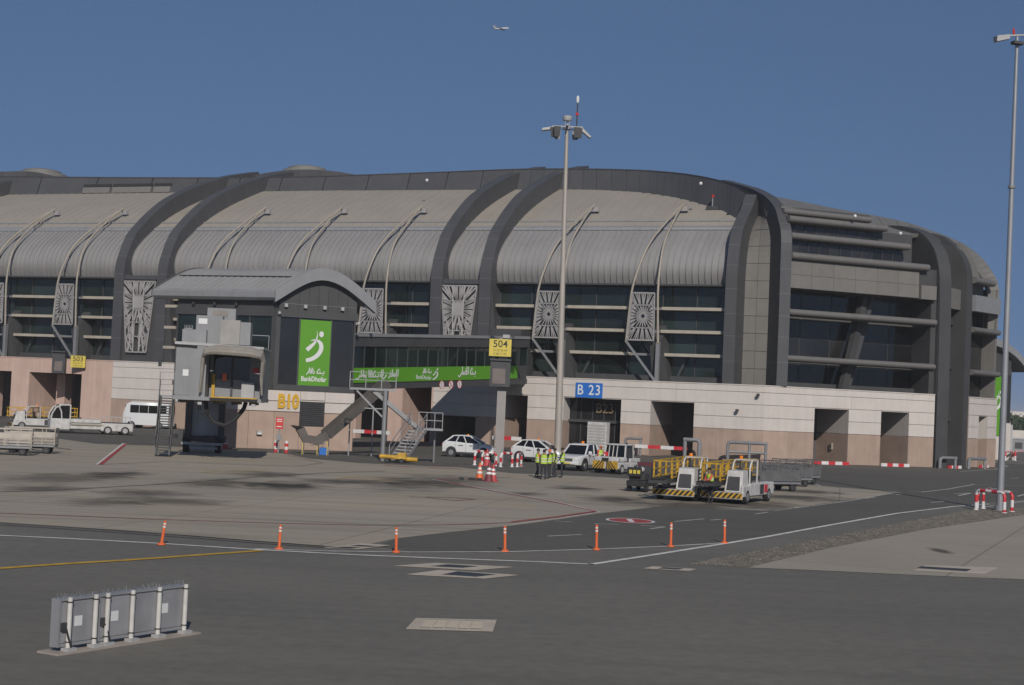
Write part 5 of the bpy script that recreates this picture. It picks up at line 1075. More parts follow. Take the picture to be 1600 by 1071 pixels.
def loader(label, loc, rz, group):
    t = thing('belt_loader', label, 'belt loader', loc, rz, group)
    W = MT['gsew']
    MB().cbox(-3.1, 2.0, -1.0, 1.0, .34, .62, .04).build('chassis', MT['dgrey'], t); MB().cbox(-3.2, .9, .55, 1.06, .36, 1.0, .05).build('side_panel', W, t); MB().cbox(.9, 2.0, .95, 1.06, .36, .9, .03).build('side_panel', W, t)
    MB().cbox(-1.35, -.75, 1.05, 1.09, .45, .92, .01).build('access_door', MT['dgrey'], t); MB().cbox(-2.0, -1.5, 1.05, 1.085, .5, .9, .01).build('warning_plate', MT['redp'], t)
    chevrons(t, 2.12, -1.05, 1.05, .30, .56, 8); MB().cbox(1.98, 2.1, -1.05, 1.05, .24, .58, .03).build('bumper', W, t)
    MB().hexa([(1.0, .1, .6), (1.98, .1, .6), (1.98, 1.0, .6), (1.0, 1.0, .6), (1.0, .16, 1.66), (1.72, .16, 1.62), (1.72, .94, 1.62), (1.0, .94, 1.66)]).build('hood', W, t)
    MB().hexa([(1.985, .2, .68), (2.0, .2, .68), (2.0, .86, .68), (1.985, .86, .68), (1.83, .24, 1.34), (1.85, .24, 1.34), (1.85, .82, 1.34), (1.83, .82, 1.34)]).build('hood_grille', MT['dgrey'], t)
    MB().cbox(.1, .6, .2, .9, .95, 1.12, .05).build('seat', MT['black'], t); MB().cbox(.05, .18, .2, .9, 1.1, 1.6, .05).build('seat_back', MT['black'], t); MB().tube([(.95, .55, 1.5), (.85, .55, 1.6)], [.2, .2], 12).build('steering_wheel', MT['black'], t)
    def cz_(x): return 1.12 - .02*x
    MB().hexa([(-4.3, -.98, cz_(-4.3) - .2), (3.1, -.98, cz_(3.1) - .2), (3.1, -.05, cz_(3.1) - .2), (-4.3, -.05, cz_(-4.3) - .2), (-4.3, -.98, cz_(-4.3)), (3.1, -.98, cz_(3.1)), (3.1, -.05, cz_(3.1)), (-4.3, -.05, cz_(-4.3))]).build('conveyor_frame', MT['dgrey'], t)
    MB().hexa([(-4.35, -.9, cz_(-4.35)), (3.15, -.9, cz_(3.15)), (3.15, -.13, cz_(3.15)), (-4.35, -.13, cz_(-4.35)), (-4.35, -.9, cz_(-4.35) + .03), (3.15, -.9, cz_(3.15) + .03), (3.15, -.13, cz_(3.15) + .03), (-4.35, -.13, cz_(-4.35) + .03)]).build('belt', MT['black'], t)
    for y in (-.98, -.06):
        for i, x in enumerate((-3.9, -2.9, -1.9, -.9, .1, 1.1, 1.3, 2.2)): MB().bar((x, y, cz_(x)), (x, y, cz_(x) + .86), .07).build('rail_post', MT['gsey'], t)
        for h in (.08, .46, .85): MB().bar((-3.95, y, cz_(-3.95) + h), (2.3, y, cz_(2.3) + h), .06).build('rail', MT['gsey'], t)
    for x in (-3.9, 2.25): MB().bar((x, -.98, cz_(x) + .85), (x, -.06, cz_(x) + .85), .06).build('rail', MT['gsey'], t)
    for x in (-2.0, 1.4): MB().box(x, x + .3, -.7, -.35, .6, cz_(x) - .15).build('conveyor_support', MT['grey'], t)
    for y in (.12, 1.0): MB().tube([(.85, y, 1.0), (.85, y, 1.7), (.72, y, 1.98), (.5, y, 2.12), (-.35, y, 2.14), (-.35, y, 1.0)], .045, 7).build('cab_hoop', W, t, smooth=True)
    MB().cbox(-.35, .55, .1, 1.02, 2.1, 2.16, .02).build('cab_roof', W, t); MB().disc((-.2, .2, 2.16), (0, 0, 1), .09, .16, 12).build('beacon', MT['amber'], t)
    for x in (1.25, -2.35):
        for y in (-1.02, 1.07): wheel(t, x, y, .36, .26, 'grey')
    return t
l0 = loader('front right belt loader with yellow rails, its whole white side showing', (11.45, 78.5, 0), DEG(-116), 'belt loaders with yellow rails')
l1 = dup(l0, (9.0, 79.0, 0), DEG(-112), 'belt loader with yellow rails standing left of its twin on the apron', 'belt loaders with yellow rails')
l2 = dup(l0, G(52, 671), DEG(-152), 'belt loader parked far left before the pink wall', 'belt loaders with yellow rails')
# towbarless aircraft tractor / pallet transporter, far left
tr = thing('pallet_transporter', 'long low white transporter with arched cab before the pink wall', 'transporter', G(138, 678), DEG(202))
W = MT['gsew']
MB().cbox(-3.6, 1.8, -1.1, 1.1, .4, .95, .05).build('body', W, tr); MB().cbox(-3.7, -.9, -1.2, 1.2, .28, 1.0, .08).build('rear_body', W, tr); MB().cbox(-.9, 1.8, -1.2, 1.2, .95, 1.28, .05).build('side_wall', W, tr)
for y in (-1.15, 1.15):
    MB().tube([(1.75, y, .9), (1.75, y, 2.45), (2.5, y, 2.45), (3.0, y, 2.2), (3.28, y, 1.7), (3.35, y, 1.2)], .07, 7).build('cab_hoop', W, tr, smooth=True); MB().tube([(2.45, y, 1.25), (2.52, y, 1.9), (2.75, y, 2.35)], .06, 7).build('cab_hoop', W, tr, smooth=True)
    MB().prism([(1.8, y*.96, 1.28), (3.28, y*.96, 1.28), (3.2, y*.96, 1.75), (2.9, y*.96, 2.2), (2.5, y*.96, 2.4), (1.8, y*.96, 2.4)], (0, 0, 0), (0, .02, 0)).build('cab_glass', MT['carglass'], tr)
MB().cbox(1.7, 3.4, -1.2, 1.2, .28, 1.3, .1).build('cab', W, tr); MB().cbox(1.7, 2.75, -1.15, 1.15, 2.42, 2.52, .04).build('cab_roof', W, tr)
MB().hexa([(3.3, -1.05, 1.28), (3.33, -1.05, 1.28), (3.33, 1.05, 1.28), (3.3, 1.05, 1.28), (2.75, -1.0, 2.4), (2.78, -1.0, 2.4), (2.78, 1.0, 2.4), (2.75, 1.0, 2.4)]).build('windscreen', MT['carglass'], tr)
MB().bar((1.7, 1.16, .82), (-1.1, 1.16, .82), .12).build('side_rail', MT['bone'], tr)
for x in (-1.5, -3.0):
    for y in (-1.22, 1.22): wheel(tr, x, y, .38, .3, 'lgrey')
for i in range(7): MB().bar((-3.6 + .42*i, 0, 1.0), (-3.6 + .42*i, 0, 1.55), .05).build('cargo_rail', MT['lgrey'], tr)
MB().bar((-3.6, 0, 1.55), (-1.0, 0, 1.55), .06).build('cargo_rail', MT['lgrey'], tr); MB().box(-3.5, -1.0, -1.0, 1.0, 1.0, 1.06).build('deck', MT['dgrey'], tr)
bs_ = thing('minibus', 'white minibus half hidden behind the bridge stair', 'bus', (PY(233, 660, 163.5).x, 163.5, 0), DEG(172))
rows = [[(x, -w_, .38), (x, -w_*1.02, 1.5), (x, -w_*.92, zt), (x, -w_*.7, zt + .12), (x, w_*.7, zt + .12), (x, w_*.92, zt), (x, w_*1.02, 1.5), (x, w_, .38)] for x, w_, zt in ((-2.4, .95, 2.55), (-2.3, 1.03, 2.7), (1.7, 1.03, 2.7), (2.2, 1.0, 2.45), (2.5, .93, 1.6))]
MB().loft(rows, close=True, cap=True).build('body', MT['carw'], bs_, smooth=True, angle=40)
for s_ in (-1, 1):
    for i in range(4): MB().box(-2.2 + .99*i, -1.26 + .99*i, s_*1.045 - .02, s_*1.045 + .02, 1.62, 2.42).build('window', MT['carglass'], bs_)
    for x in (-1.5, 1.5): wheel(bs_, x, s_*1.05, .38, .25); MB().disc((x, s_*1.0, .4), (0, s_, 0), .47, .03, 18).build('wheel_arch', MT['black'], bs_)
MB().box(2.28, 2.36, -.85, .85, 1.62, 2.4).build('windscreen', MT['carglass'], bs_); MB().box(-2.46, -2.4, -.8, .8, 1.6, 2.4).build('rear_window', MT['carglass'], bs_)
# ------------------------------------------------------------------ baggage carts
def cart(label, loc, rz, group, mat_, panel):
    t = thing('baggage_cart', label, 'cart', loc, rz, group); L, Wd = 1.5, .78
    MB().cbox(-L, L, -Wd, Wd, .42, .55, .02).build('deck', MT['grey'], t); MB().box(-L*.9, L*.9, -.15, .15, .3, .42).build('chassis', MT['dgrey'], t)
    for x in (-1.0, 1.0):
        for y in (-.7, .72): wheel(t, x, y, .23, .14, 'dgrey')
    for x in (-L, L):
        MB().tube([(x, -Wd, .5), (x, -Wd, 1.45), (x, -Wd + .12, 1.58), (x, Wd - .12, 1.58), (x, Wd, 1.45), (x, Wd, .5)], .03, 6).build('end_frame', mat_, t)
        for y in (-.4, 0, .4): MB().bar((x, y, .55), (x, y, 1.56), .03).build('end_bar', mat_, t)
        for z in (.8, 1.05, 1.3): MB().bar((x, -Wd, z), (x, Wd, z), .03).build('end_bar', mat_, t)
    for y in (-Wd, Wd):
        for z in (.62, .8, .98, 1.16): MB().bar((-L, y, z), (L, y, z), .028).build('side_bar', mat_, t)
        for x in (-.75, 0, .75): MB().bar((x, y, .55), (x, y, 1.56), .035).build('side_bar', mat_, t)
        MB().bar((-L, y, 1.56), (L, y, 1.56), .045).build('top_rail', mat_, t)
        MB().box(-L + .05, L - .05, y - .01, y + .01, *panel).build('side_panel', mat_, t)
    MB().bar((L, 0, .38), (L + .9, 0, .3), .06).build('drawbar', MT['dgrey'], t)
    return t
bm_ = mat('cart_cream', (.42, .37, .31), .6, var=.12, scale=3, streak=.1)
k0 = cart('cream caged baggage cart at the left edge, right one of the pair', G(48, 708), DEG(8), 'cream baggage carts', bm_, (1.02, 1.3))
k1 = dup(k0, G(8, 711), DEG(14), 'cream caged baggage cart cut off by the left edge of the view', 'cream baggage carts')
gm_ = mat('cart_grey', (.13, .13, .13), .6, .2, var=.15, scale=3, streak=.1)
g0 = cart('grey baggage cart behind the belt loaders, last of the row', G(1243, 756), DEG(38), 'grey baggage carts', gm_, (.6, 1.12))
dup(g0, G(1228, 760), DEG(34), 'grey baggage cart behind the belt loaders, middle of the row', 'grey baggage carts'); dup(g0, G(1206, 767), DEG(30), 'grey baggage cart just behind the right belt loader', 'grey baggage carts')
# dark equipment left of the loaders
eq = thing('power_cart', 'dark wheeled equipment cart with yellow plate left of the belt loaders', 'equipment cart', G(1003, 768), DEG(-110))
MB().cbox(-1.6, 1.5, -.6, .6, .35, .7, .05).build('chassis', MT['black'], eq); MB().cbox(-1.4, .2, -.55, .55, .7, 1.55, .06).build('housing', MT['dgrey'], eq); MB().cbox(.2, 1.3, -.5, .5, .7, 1.15, .05).build('housing', MT['dgrey'], eq)
MB().cbox(1.48, 1.56, -.55, .35, .95, 1.5, .02).build('plate', MT['black'], eq)
for q in range(3): MB().box(1.56, 1.575, -.42 + .25*q, -.24 + .25*q, 1.12, 1.34).build('plate_mark', MT['yellow'], eq)
for x in (-1.1, 1.0):
    for y in (-.62, .62): wheel(eq, x, y, .28, .18, 'dgrey')
MB().sphere((.5, .1, 1.35), .16).build('lamp', MT['lgrey'], eq); MB().bar((.2, -.3, 1.15), (.2, -.3, 1.75), .05).build('post', MT['grey'], eq); MB().box(-1.3, -.4, -.5, .5, 1.55, 1.75).build('cover', mat('maroon_cover', (.10, .02, .03), .7), eq)
eq.scale = (.88, .88, .88)
# yellow tow dolly under the stair
dl = thing('tow_dolly', 'low yellow tow dolly on two small wheels before the steel stair', 'dolly', G(618, 724), DEG(-8))
MB().tube([(-1.1, 0, .42), (.6, 0, .38)], .15, 10).build('left_tube', MT['gsey'], dl); MB().tube([(.5, .05, .3), (1.5, .05, .3)], .15, 10).build('right_tube', MT['gsey'], dl)
MB().hexa([(-.1, -.25, .3), (.75, -.25, .3), (.75, .25, .3), (-.1, .25, .3), (.25, -.2, .72), (.7, -.2, .72), (.7, .2, .72), (.25, .2, .72)]).build('housing', MT['gsey'], dl); MB().tube([(-1.18, 0, .42), (-1.1, 0, .42)], .16, 10).build('end_cap', MT['black'], dl)
for x in (-.55, .45):
    for y in (-.3, .3): wheel(dl, x, y, .17, .1, 'dgrey')
# ================================================================== MASTS
def rstripe(pts, r, n=8, seg=.35, first=0):
    """tube along pts cut into alternating white and red bands (material 0 white, 1 red)"""
    P = [Vector(pts[0])]; 
    for a, b in zip(pts, pts[1:]):
        a, b = Vector(a), Vector(b); L = (b - a).length; k = max(1, round(L / .08))
        for i in range(1, k + 1): P.append(a.lerp(b, i / k))
    mb = MB(); d = 0; cur = [P[0]]; c = first
    for a, b in zip(P, P[1:]):
        d += (b - a).length; cur.append(b)
        if d >= seg: mb.cur = c; mb.tube(cur, r, n); cur = [b]; d = 0; c ^= 1
    if len(cur) > 1: mb.cur = c; mb.tube(cur, r, n)
    return mb
m1 = thing('floodlight_mast', 'tall cream floodlight mast with cross head and antenna in front of the terminal', 'mast', (PY(871, 722, 118).x, 118, 0), world=True)
b0 = Vector(m1['_w']); tpx = PY(892, 205, 118.0)
tp_ = Vector((tpx.x - .3, 118, tpx.z)); pm = mat('mast_cream', (.36, .325, .28), .55, .1, var=.06, streak=.08)
lx = (tp_.x - b0.x)
MB().tube([b0, b0 + Vector((0, 0, .3)), b0 + Vector((0, 0, .3)), b0.lerp(tp_, .35), b0.lerp(tp_, .7), tp_], [.36, .36, .28, .24, .18, .13], 16).build('pole', pm, m1, smooth=True)
T = tp_
def mp(n, mb, m, **k): return mb.build(n, m, m1, **k)
mp('head_ring', MB().tube([T + Vector((0, 0, .1)), T + Vector((0, 0, .25))], .34, 14), MT['grey']); mp('service_drum', MB().tube([T + Vector((0, 0, .75)), T + Vector((0, 0, .85)), T + Vector((0, 0, 1.1)), T + Vector((0, 0, 1.15))], [.3, .36, .36, .2], 16), MT['lgrey'], smooth=True)
for a in range(4): d = rot2(45 + 90*a); mp('head_strut', MB().bar(T + d*.2 + Vector((0, 0, .25)), T + d*.25 + Vector((0, 0, .8)), .05), MT['grey'])
mp('cross_arm', MB().bar(T + Vector((-1.1, 0, .3)), T + Vector((1.2, 0, .3)), .16, .12), MT['grey']); mp('cross_arm', MB().bar(T + Vector((0, -1.0, .3)), T + Vector((0, 1.0, .3)), .16, .12), MT['grey'])
for x, y in ((-1.0, -.35), (-.7, .4), (.9, -.35), (.65, .4), (-.75, -.8), (.75, -.7)):
    c = T + Vector((x, y, .1)); mp('floodlight', MB().hexa([c + Vector((-.2, -.12, -.72)), c + Vector((.2, -.12, -.72)), c + Vector((.2, .22, -.6)), c + Vector((-.2, .22, -.6)), c + Vector((-.26, -.2, .05)), c + Vector((.26, -.2, .05)), c + Vector((.26, .2, .1)), c + Vector((-.26, .2, .1))]), MT['dgrey'] if y < 0 else MT['grey'])
mp('floodlight', MB().hexa([T + Vector(p) for p in ((-1.9, -.3, -.08), (-1.0, -.3, .05), (-1.0, .3, .05), (-1.9, .3, -.08), (-1.85, -.3, .1), (-1.0, -.3, .26), (-1.0, .3, .26), (-1.85, .3, .1))]), MT['lgrey'])
mp('floodlight', MB().hexa([T + Vector(p) for p in ((1.1, -.3, .0), (1.75, -.3, -.5), (1.75, .3, -.5), (1.1, .3, .0), (1.15, -.3, .25), (1.85, -.3, -.4), (1.85, .3, -.4), (1.15, .3, .25))]), MT['lgrey'])
an = T + Vector((.72, 0, .3)); mp('antenna', MB().tube([an, an + Vector((0, 0, 1.9))], .05, 8), MT['dgrey']); mp('antenna_tip', MB().tube([an + Vector((0, 0, 1.85)), an + Vector((0, 0, 1.95)), an + Vector((0, 0, 2.3)), an + Vector((0, 0, 2.4))], [.06, .11, .11, .05], 10), MT['print']); mp('obstruction_light', MB().tube([an + Vector((0, 0, .9)), an + Vector((0, 0, 1.1))], .11, 10), MT['redl'])
m2 = thing('floodlight_mast', 'tall grey floodlight mast rising from the red and white hoops at the right', 'mast', G(1562, 798), world=True)
b0 = Vector(m2['_w']); t2 = PY(1589.5, 58, b0.y); pg = mat('mast_grey', (.27, .28, .295), .5, .3, var=.06, streak=.06)
MB().tube([b0, b0 + Vector((0, 0, .25)), b0 + Vector((0, 0, .26)), b0.lerp(t2, .35), b0.lerp(t2, .7), t2], [.28, .28, .185, .15, .12, .085], 16).build('pole', pg, m2, smooth=True)
def mp2(n, mb, m, **k): return mb.build(n, m, m2, **k)
T = t2
mp2('cross_arm', MB().bar(T + Vector((-1.0, 0, .0)), T + Vector((.4, 0, .12)), .1, .08), MT['grey'])
for pts in (((-1.15, .0, -.1), (-.45, .15, .05)), ((-1.2, -.2, -.3), (-.5, -.1, -.1)), ((-.3, -.2, -.35), (.25, -.1, -.38))):
    a, b = T + Vector(pts[0]), T + Vector(pts[1]); mp2('floodlight', MB().bar(a, b, .42, .14), MT['lgrey' if pts[0][0] < -.5 else 'dgrey'])
mp2('beacon', MB().tube([T + Vector((-.18, 0, .1)), T + Vector((-.2, 0, .32)), T + Vector((-.2, 0, .45))], [.06, .06, .03], 8), MT['redl']); mp2('clamp', MB().tube([b0.lerp(t2, .68) - Vector((0, 0, .05)), b0.lerp(t2, .68) + Vector((0, 0, .08))], .2, 12), MT['grey'])
# ================================================================== RED AND WHITE BARRIERS
def hoop(label, a, b, h, group, r=.085, seg=.34, z=0):
    a, b = Vector((a.x, a.y, z)), Vector((b.x, b.y, z)); c = (a + b)/2; d = (b - a).normalized(); up = Vector((0, 0, 1)); q = .22
    t = thing('hoop_barrier', label, 'barrier', c, world=True, group=group)
    pts = [a, a + up*(h - q), a + up*(h - q*.3) + d*q*.3, a + up*h + d*q, b + up*h - d*q, b + up*(h - q*.3) - d*q*.3, b + up*(h - q), b]
    rstripe(pts, r, 10, seg).build('hoop', [WS, RS], t, smooth=True)
    for p in (a, b): MB().tube([p, p + up*.04], r*1.7, 12).build('foot', WS, t)
    return t
gb = 'red and white hoops round the right mast'
hoop('nearest long red and white hoop before the right mast', G(1525, 797), G(1569, 802), 1.02, gb)
hoop('red and white hoop behind the right mast, far long side', G(1536, 795), G(1581, 800), .98, gb)
hoop('short red and white hoop closing the left side of the right mast', G(1528, 794), G(1536.5, 792), .9, gb, .07)
gl = 'red and white hoops round the 504 mast'
hoop('red and white hoop left of the 504 mast', G(741.5, 727), G(757, 727), .95, gl, .09, .3)
hoop('red and white hoop right of the 504 mast', G(782, 730), G(800, 730), .95, gl, .09, .3)
hoop('red and white hoop at the right end by the crossover bonnet', G(808, 730), G(814, 729), .9, gl, .08, .3)
hoop('red and white hoop just behind the standing cones', G(753, 727.5), G(775, 728.5), .9, gl, .08, .3)
gf = 'far red and white hoops at the right edge'
hoop('red and white hoop at the far right beyond the terminal, left one', G(1570.5, 720), G(1582, 719.5), 1.1, gf, .13, .5)
hoop('red and white hoop at the far right beyond the terminal, right one', G(1586, 720), G(1604, 719), 1.1, gf, .13, .5)
def beam(label, a, b, z, h, n, grp, first=1, posts=True):
    a, b = Vector((a.x, a.y, 0)), Vector((b.x, b.y, 0)); t = thing('striped_beam', label, 'barrier', (a + b)/2, world=True, group=grp)
    for i in range(n):
        p, q = a.lerp(b, i/n), a.lerp(b, (i + 1)/n); MB().bar(p + Vector((0, 0, z + h/2)), q + Vector((0, 0, z + h/2)), .16, h).build('band', RS if (i + first) % 2 else WS, t)
    if posts:
        for f in (.05, .95): p = a.lerp(b, f); MB().bar(p, p + Vector((0, 0, z)), .1).build('post', MT['dgrey'], t)
gk = 'red and white bars before the openings'
beam('red and white bar low at the first opening right of the corner', B(5.5, -.25, 0), B(9.3, -.25, 0), 0, .3, 5, gk, 1, False)
beam('red and white bar low at the second opening right of the corner', B(12.95, -.25, 0), B(16.15, -.25, 0), 0, .3, 5, gk, 0, False)
beam('red and white raised bar before the opening left of the corner', A(-11.6, -1.6, 0), A(-6.6, -1.6, 0), .75, .32, 4, gk, 0)
beam('red and white bar at the foot of the dark end ribs', B(20.6, -.4, 0), B(22.3, -.2, 0), 0, .28, 4, gk, 1, False)
beam('short red and white bar at the last opening of the rounded end', D(1.9, -.25, 0), D(3.8, -.25, 0), 0, .28, 4, gk, 1, False)
beam('red and white raised bar behind the steel stair', A(-44.0, -2.2, 0), A(-36.9, -2.2, 0), .7, .35, 5, gk, 0)
beam('red and white raised bar between the two crossovers', A(-26.0, -1.8, 0), A(-23.0, -1.8, 0), .8, .36, 3, gk, 0)
# steel pipe guards beside the openings
def guard(label, a, b, h, r=.16, grp='grey pipe guards at the wall', mid=False, foot=True):
    t = thing('pipe_guard', label, 'guard rail', (a + b)/2, world=True, group=grp); d = (b - a).normalized(); up = Vector((0, 0, 1))
    MB().tube([a, a + up*(h - .25), a + up*(h - .07) + d*.08, a + up*h + d*.28, b + up*h - d*.1, b + up*h], r, 10).build('pipe', MT['galv'], t, smooth=True); MB().tube([b - d*.12, b - d*.12 + up*h], r*.85, 10).build('leg', MT['galv'], t)
    if mid: MB().tube([a + up*h*.5, b + up*h*.5], r*.7, 8).build('mid_pipe', MT['galv'], t); m_ = a.lerp(b, .55); MB().tube([m_, m_ + up*h], r*.85, 10).build('leg', MT['galv'], t)
guard('wide grey double pipe guard against the beige wall', A(-2.6, -2.2, 0), A(.9, -1.8, 0), 1.75, mid=True)
guard('grey bent pipe guard just left of the dark end ribs', B(19.4, -.7, 0), B(21.4, -.6, 0), 1.0)
guard('grey bent pipe guard at the foot of the second end rib', B(23.2, -.2, 0), B(25.9, .6, 0), 1.0)
guard('small grey pipe guard by the opening left of the corner', A(-12.6, -1.5, 0), A(-11.0, -1.5, 0), 1.6, .13)
guard('grey bent pipe beside the raised bar left of the corner', A(-5.4, -1.7, 0), A(-6.9, -1.7, 0), 1.75, .2)
# striped bollards and the red sign by the gate building
for i, (x, y) in enumerate(((430.5, 707), (447, 708))):
    p = G(x, y); t = thing('bollard', ('red and white bollard under the small red sign', 'red and white bollard right of the small red sign')[i], 'bollard', p, world=True, group='striped bollards at the gate building')
    rstripe([p, p + Vector((0, 0, .85))], .14, 12, .17, 1).build('post', [WS, RS], t); MB().tube([p + Vector((0, 0, .85)), p + Vector((0, 0, .89))], .12, 12).build('cap', WS, t)
p = G(434.5, 708); rs = thing('emergency_sign', 'small red notice board on a grey post by the bollards', 'sign', p, world=True)
MB().bar(p, p + Vector((0, 0, 2.5)), .09).build('post', MT['grey'], rs); fr = Frame(p, 5)
MB().box(-.27, .27, -.1, -.05, 1.75, 2.6, fr).build('board', MT['redsign'], rs)
for z in (2.42, 2.28, 1.9): MB().box(-.19, .19, -.108, -.10, z, z + .06, fr).build('lettering', MT['print'], rs)
MB().box(-.18, .18, -.2, .1, .95, 1.35, fr).build('box', MT['grey'], rs)
p = Vector(GF(-7.6, -.12, 1.25)); lb = thing('wall_lamp', 'small white box lamp on the beige wall behind the bridge', 'lamp', p, world=True); MB().box(-7.75, -7.35, -.25, 0, 1.1, 1.4, GF).build('body', MT['lgrey'], lb); MB().box(-7.7, -7.4, -.28, -.25, 1.12, 1.25, GF).build('lens', MT['refl'], lb)
p = B(7.9, 4.0, 0); hb = thing('wall_box', 'small cream box on the lit wall of the first opening', 'box', B(9.2, 2.6, 1.4), world=True); MB().box(9.16, 9.3, 2.4, 2.75, 1.35, 1.95, B).build('body', MT['bone'], hb); MB().box(9.13, 9.16, 2.47, 2.6, 1.5, 1.8, B).build('panel', MT['dgrey'], hb)
# wall cameras on the corner
for i, (F, t_, z) in enumerate(((A, -.5, 6.2), (A, -2.4, 4.7))):
    cmn = thing('wall_camera', ('small grey camera high at the white corner', 'small grey fitting on the white wall left of the corner')[i], 'camera', F(t_, 0, z), world=True); MB().bar(F(t_, 0, z), F(t_, -.3, z), .06).build('bracket', MT['grey'], cmn); MB().box(t_ - .1, t_ + .14, -.5, -.22, z - .2, z + .05, F).build('housing', MT['dgrey'], cmn)
# ================================================================== CONES
def cone(label, p, h, grp, m=MT['orange'], tape=True):
    t = thing('traffic_cone', label, 'traffic cone', p, group=grp); r = .19*h/.75
    MB().cbox(-r*1.25, r*1.25, -r*1.25, r*1.25, 0, .04*h, .01).build('base', MT['black'] if m is MT['orange'] else m, t)
    f = lambda z: r*(1 - .82*z)
    zz = [.04, .40, .52, .62, .74, 1.0]
    for i, (a, b) in enumerate(zip(zz, zz[1:])): MB().tube([(0, 0, a*h), (0, 0, b*h)], [f(a) + (.003 if i in (1, 3) else 0), f(b) + (.003 if i in (1, 3) else 0)], 14).build('band' if i in (1, 3) else 'body', MT['refl'] if i in (1, 3) else m, t, smooth=True)
    return t
cg = 'traffic cones by the 504 mast'; rc = mat('cone_red', (.42, .05, .05), .6, var=.1, scale=5)
cone('orange cone left of the dark red cone pair', G(749, 751), 1.0, cg); cone('dark red cone, left of the pair standing close together', G(763.5, 753), 1.05, cg, mat('cone_maroon', (.16, .03, .035), .6)); cone('red cone, right of the pair standing close together', G(770, 753), .98, cg, rc)
cone('tall red cone behind the striped hoop by the crossover', G(760.5, 728), 1.15, cg, rc); cone('orange cone beside the bridge wheels', G(352, 702), .95, cg, rc)
ck = thing('wheel_chock', 'black rubber chocks lying left of the cones', 'chock', G(733, 751)); 
for x0, x1 in ((-.55, -.3), (-.05, .35), (.38, .75)): MB().prism([(x0, -.12, 0), (x0, .12, 0), (x0, 0, .16)], (0, 0, 0), (x1 - x0, 0, 0)).build('block', MT['black'], ck)
# ================================================================== DELINEATOR POSTS
dl_l = ['leaning hard right, at the far left', 'leaning slightly right, second from the left', 'third from the left, right of the apron tip', 'fourth from the left, before the marked road', 'fifth from the left, below the painted roundel', 'second from the right', 'rightmost, where the white lines meet']
for i, ((x, y), tx) in enumerate(zip(((252, 852), (436, 859), (619, 864), (789, 862.5), (932, 860), (1048, 855), (1132, 849.5)), ((258.5, 814), (438.5, 820), (619.5, 824), (789, 822), (932.5, 820), (1049, 816.5), (1132.5, 812)))):
    p = G(x, y); q = PY(tx[0], tx[1], p.y); d = (q - p); h = d.length; d = d.normalized()
    t = thing('delineator_post', 'slim orange post ' + dl_l[i], 'delineator', p, world=True, group='orange delineator posts along the line')
    MB().tube([p + Vector((0, 0, .012)), p + Vector((0, 0, .05)), p + Vector((0, 0, .07))], [.12, .115, .06], 16).build('base', MT['orange'], t)
    MB().tube([p + d*.05, p + d*h*.72], .042, 10).build('post', MT['orange'], t); MB().tube([p + d*h*.72, p + d*h*.79], .044, 10).build('band', MT['refl'], t); MB().tube([p + d*h*.79, p + d*h*.85], .042, 10).build('post', MT['orange'], t); MB().tube([p + d*h*.85, p + d*h*.91], .044, 10).build('band', MT['refl'], t); MB().tube([p + d*h*.91, p + d*h*.98, p + d*h], [.042, .042, .02], 10).build('cap', MT['orange'], t)
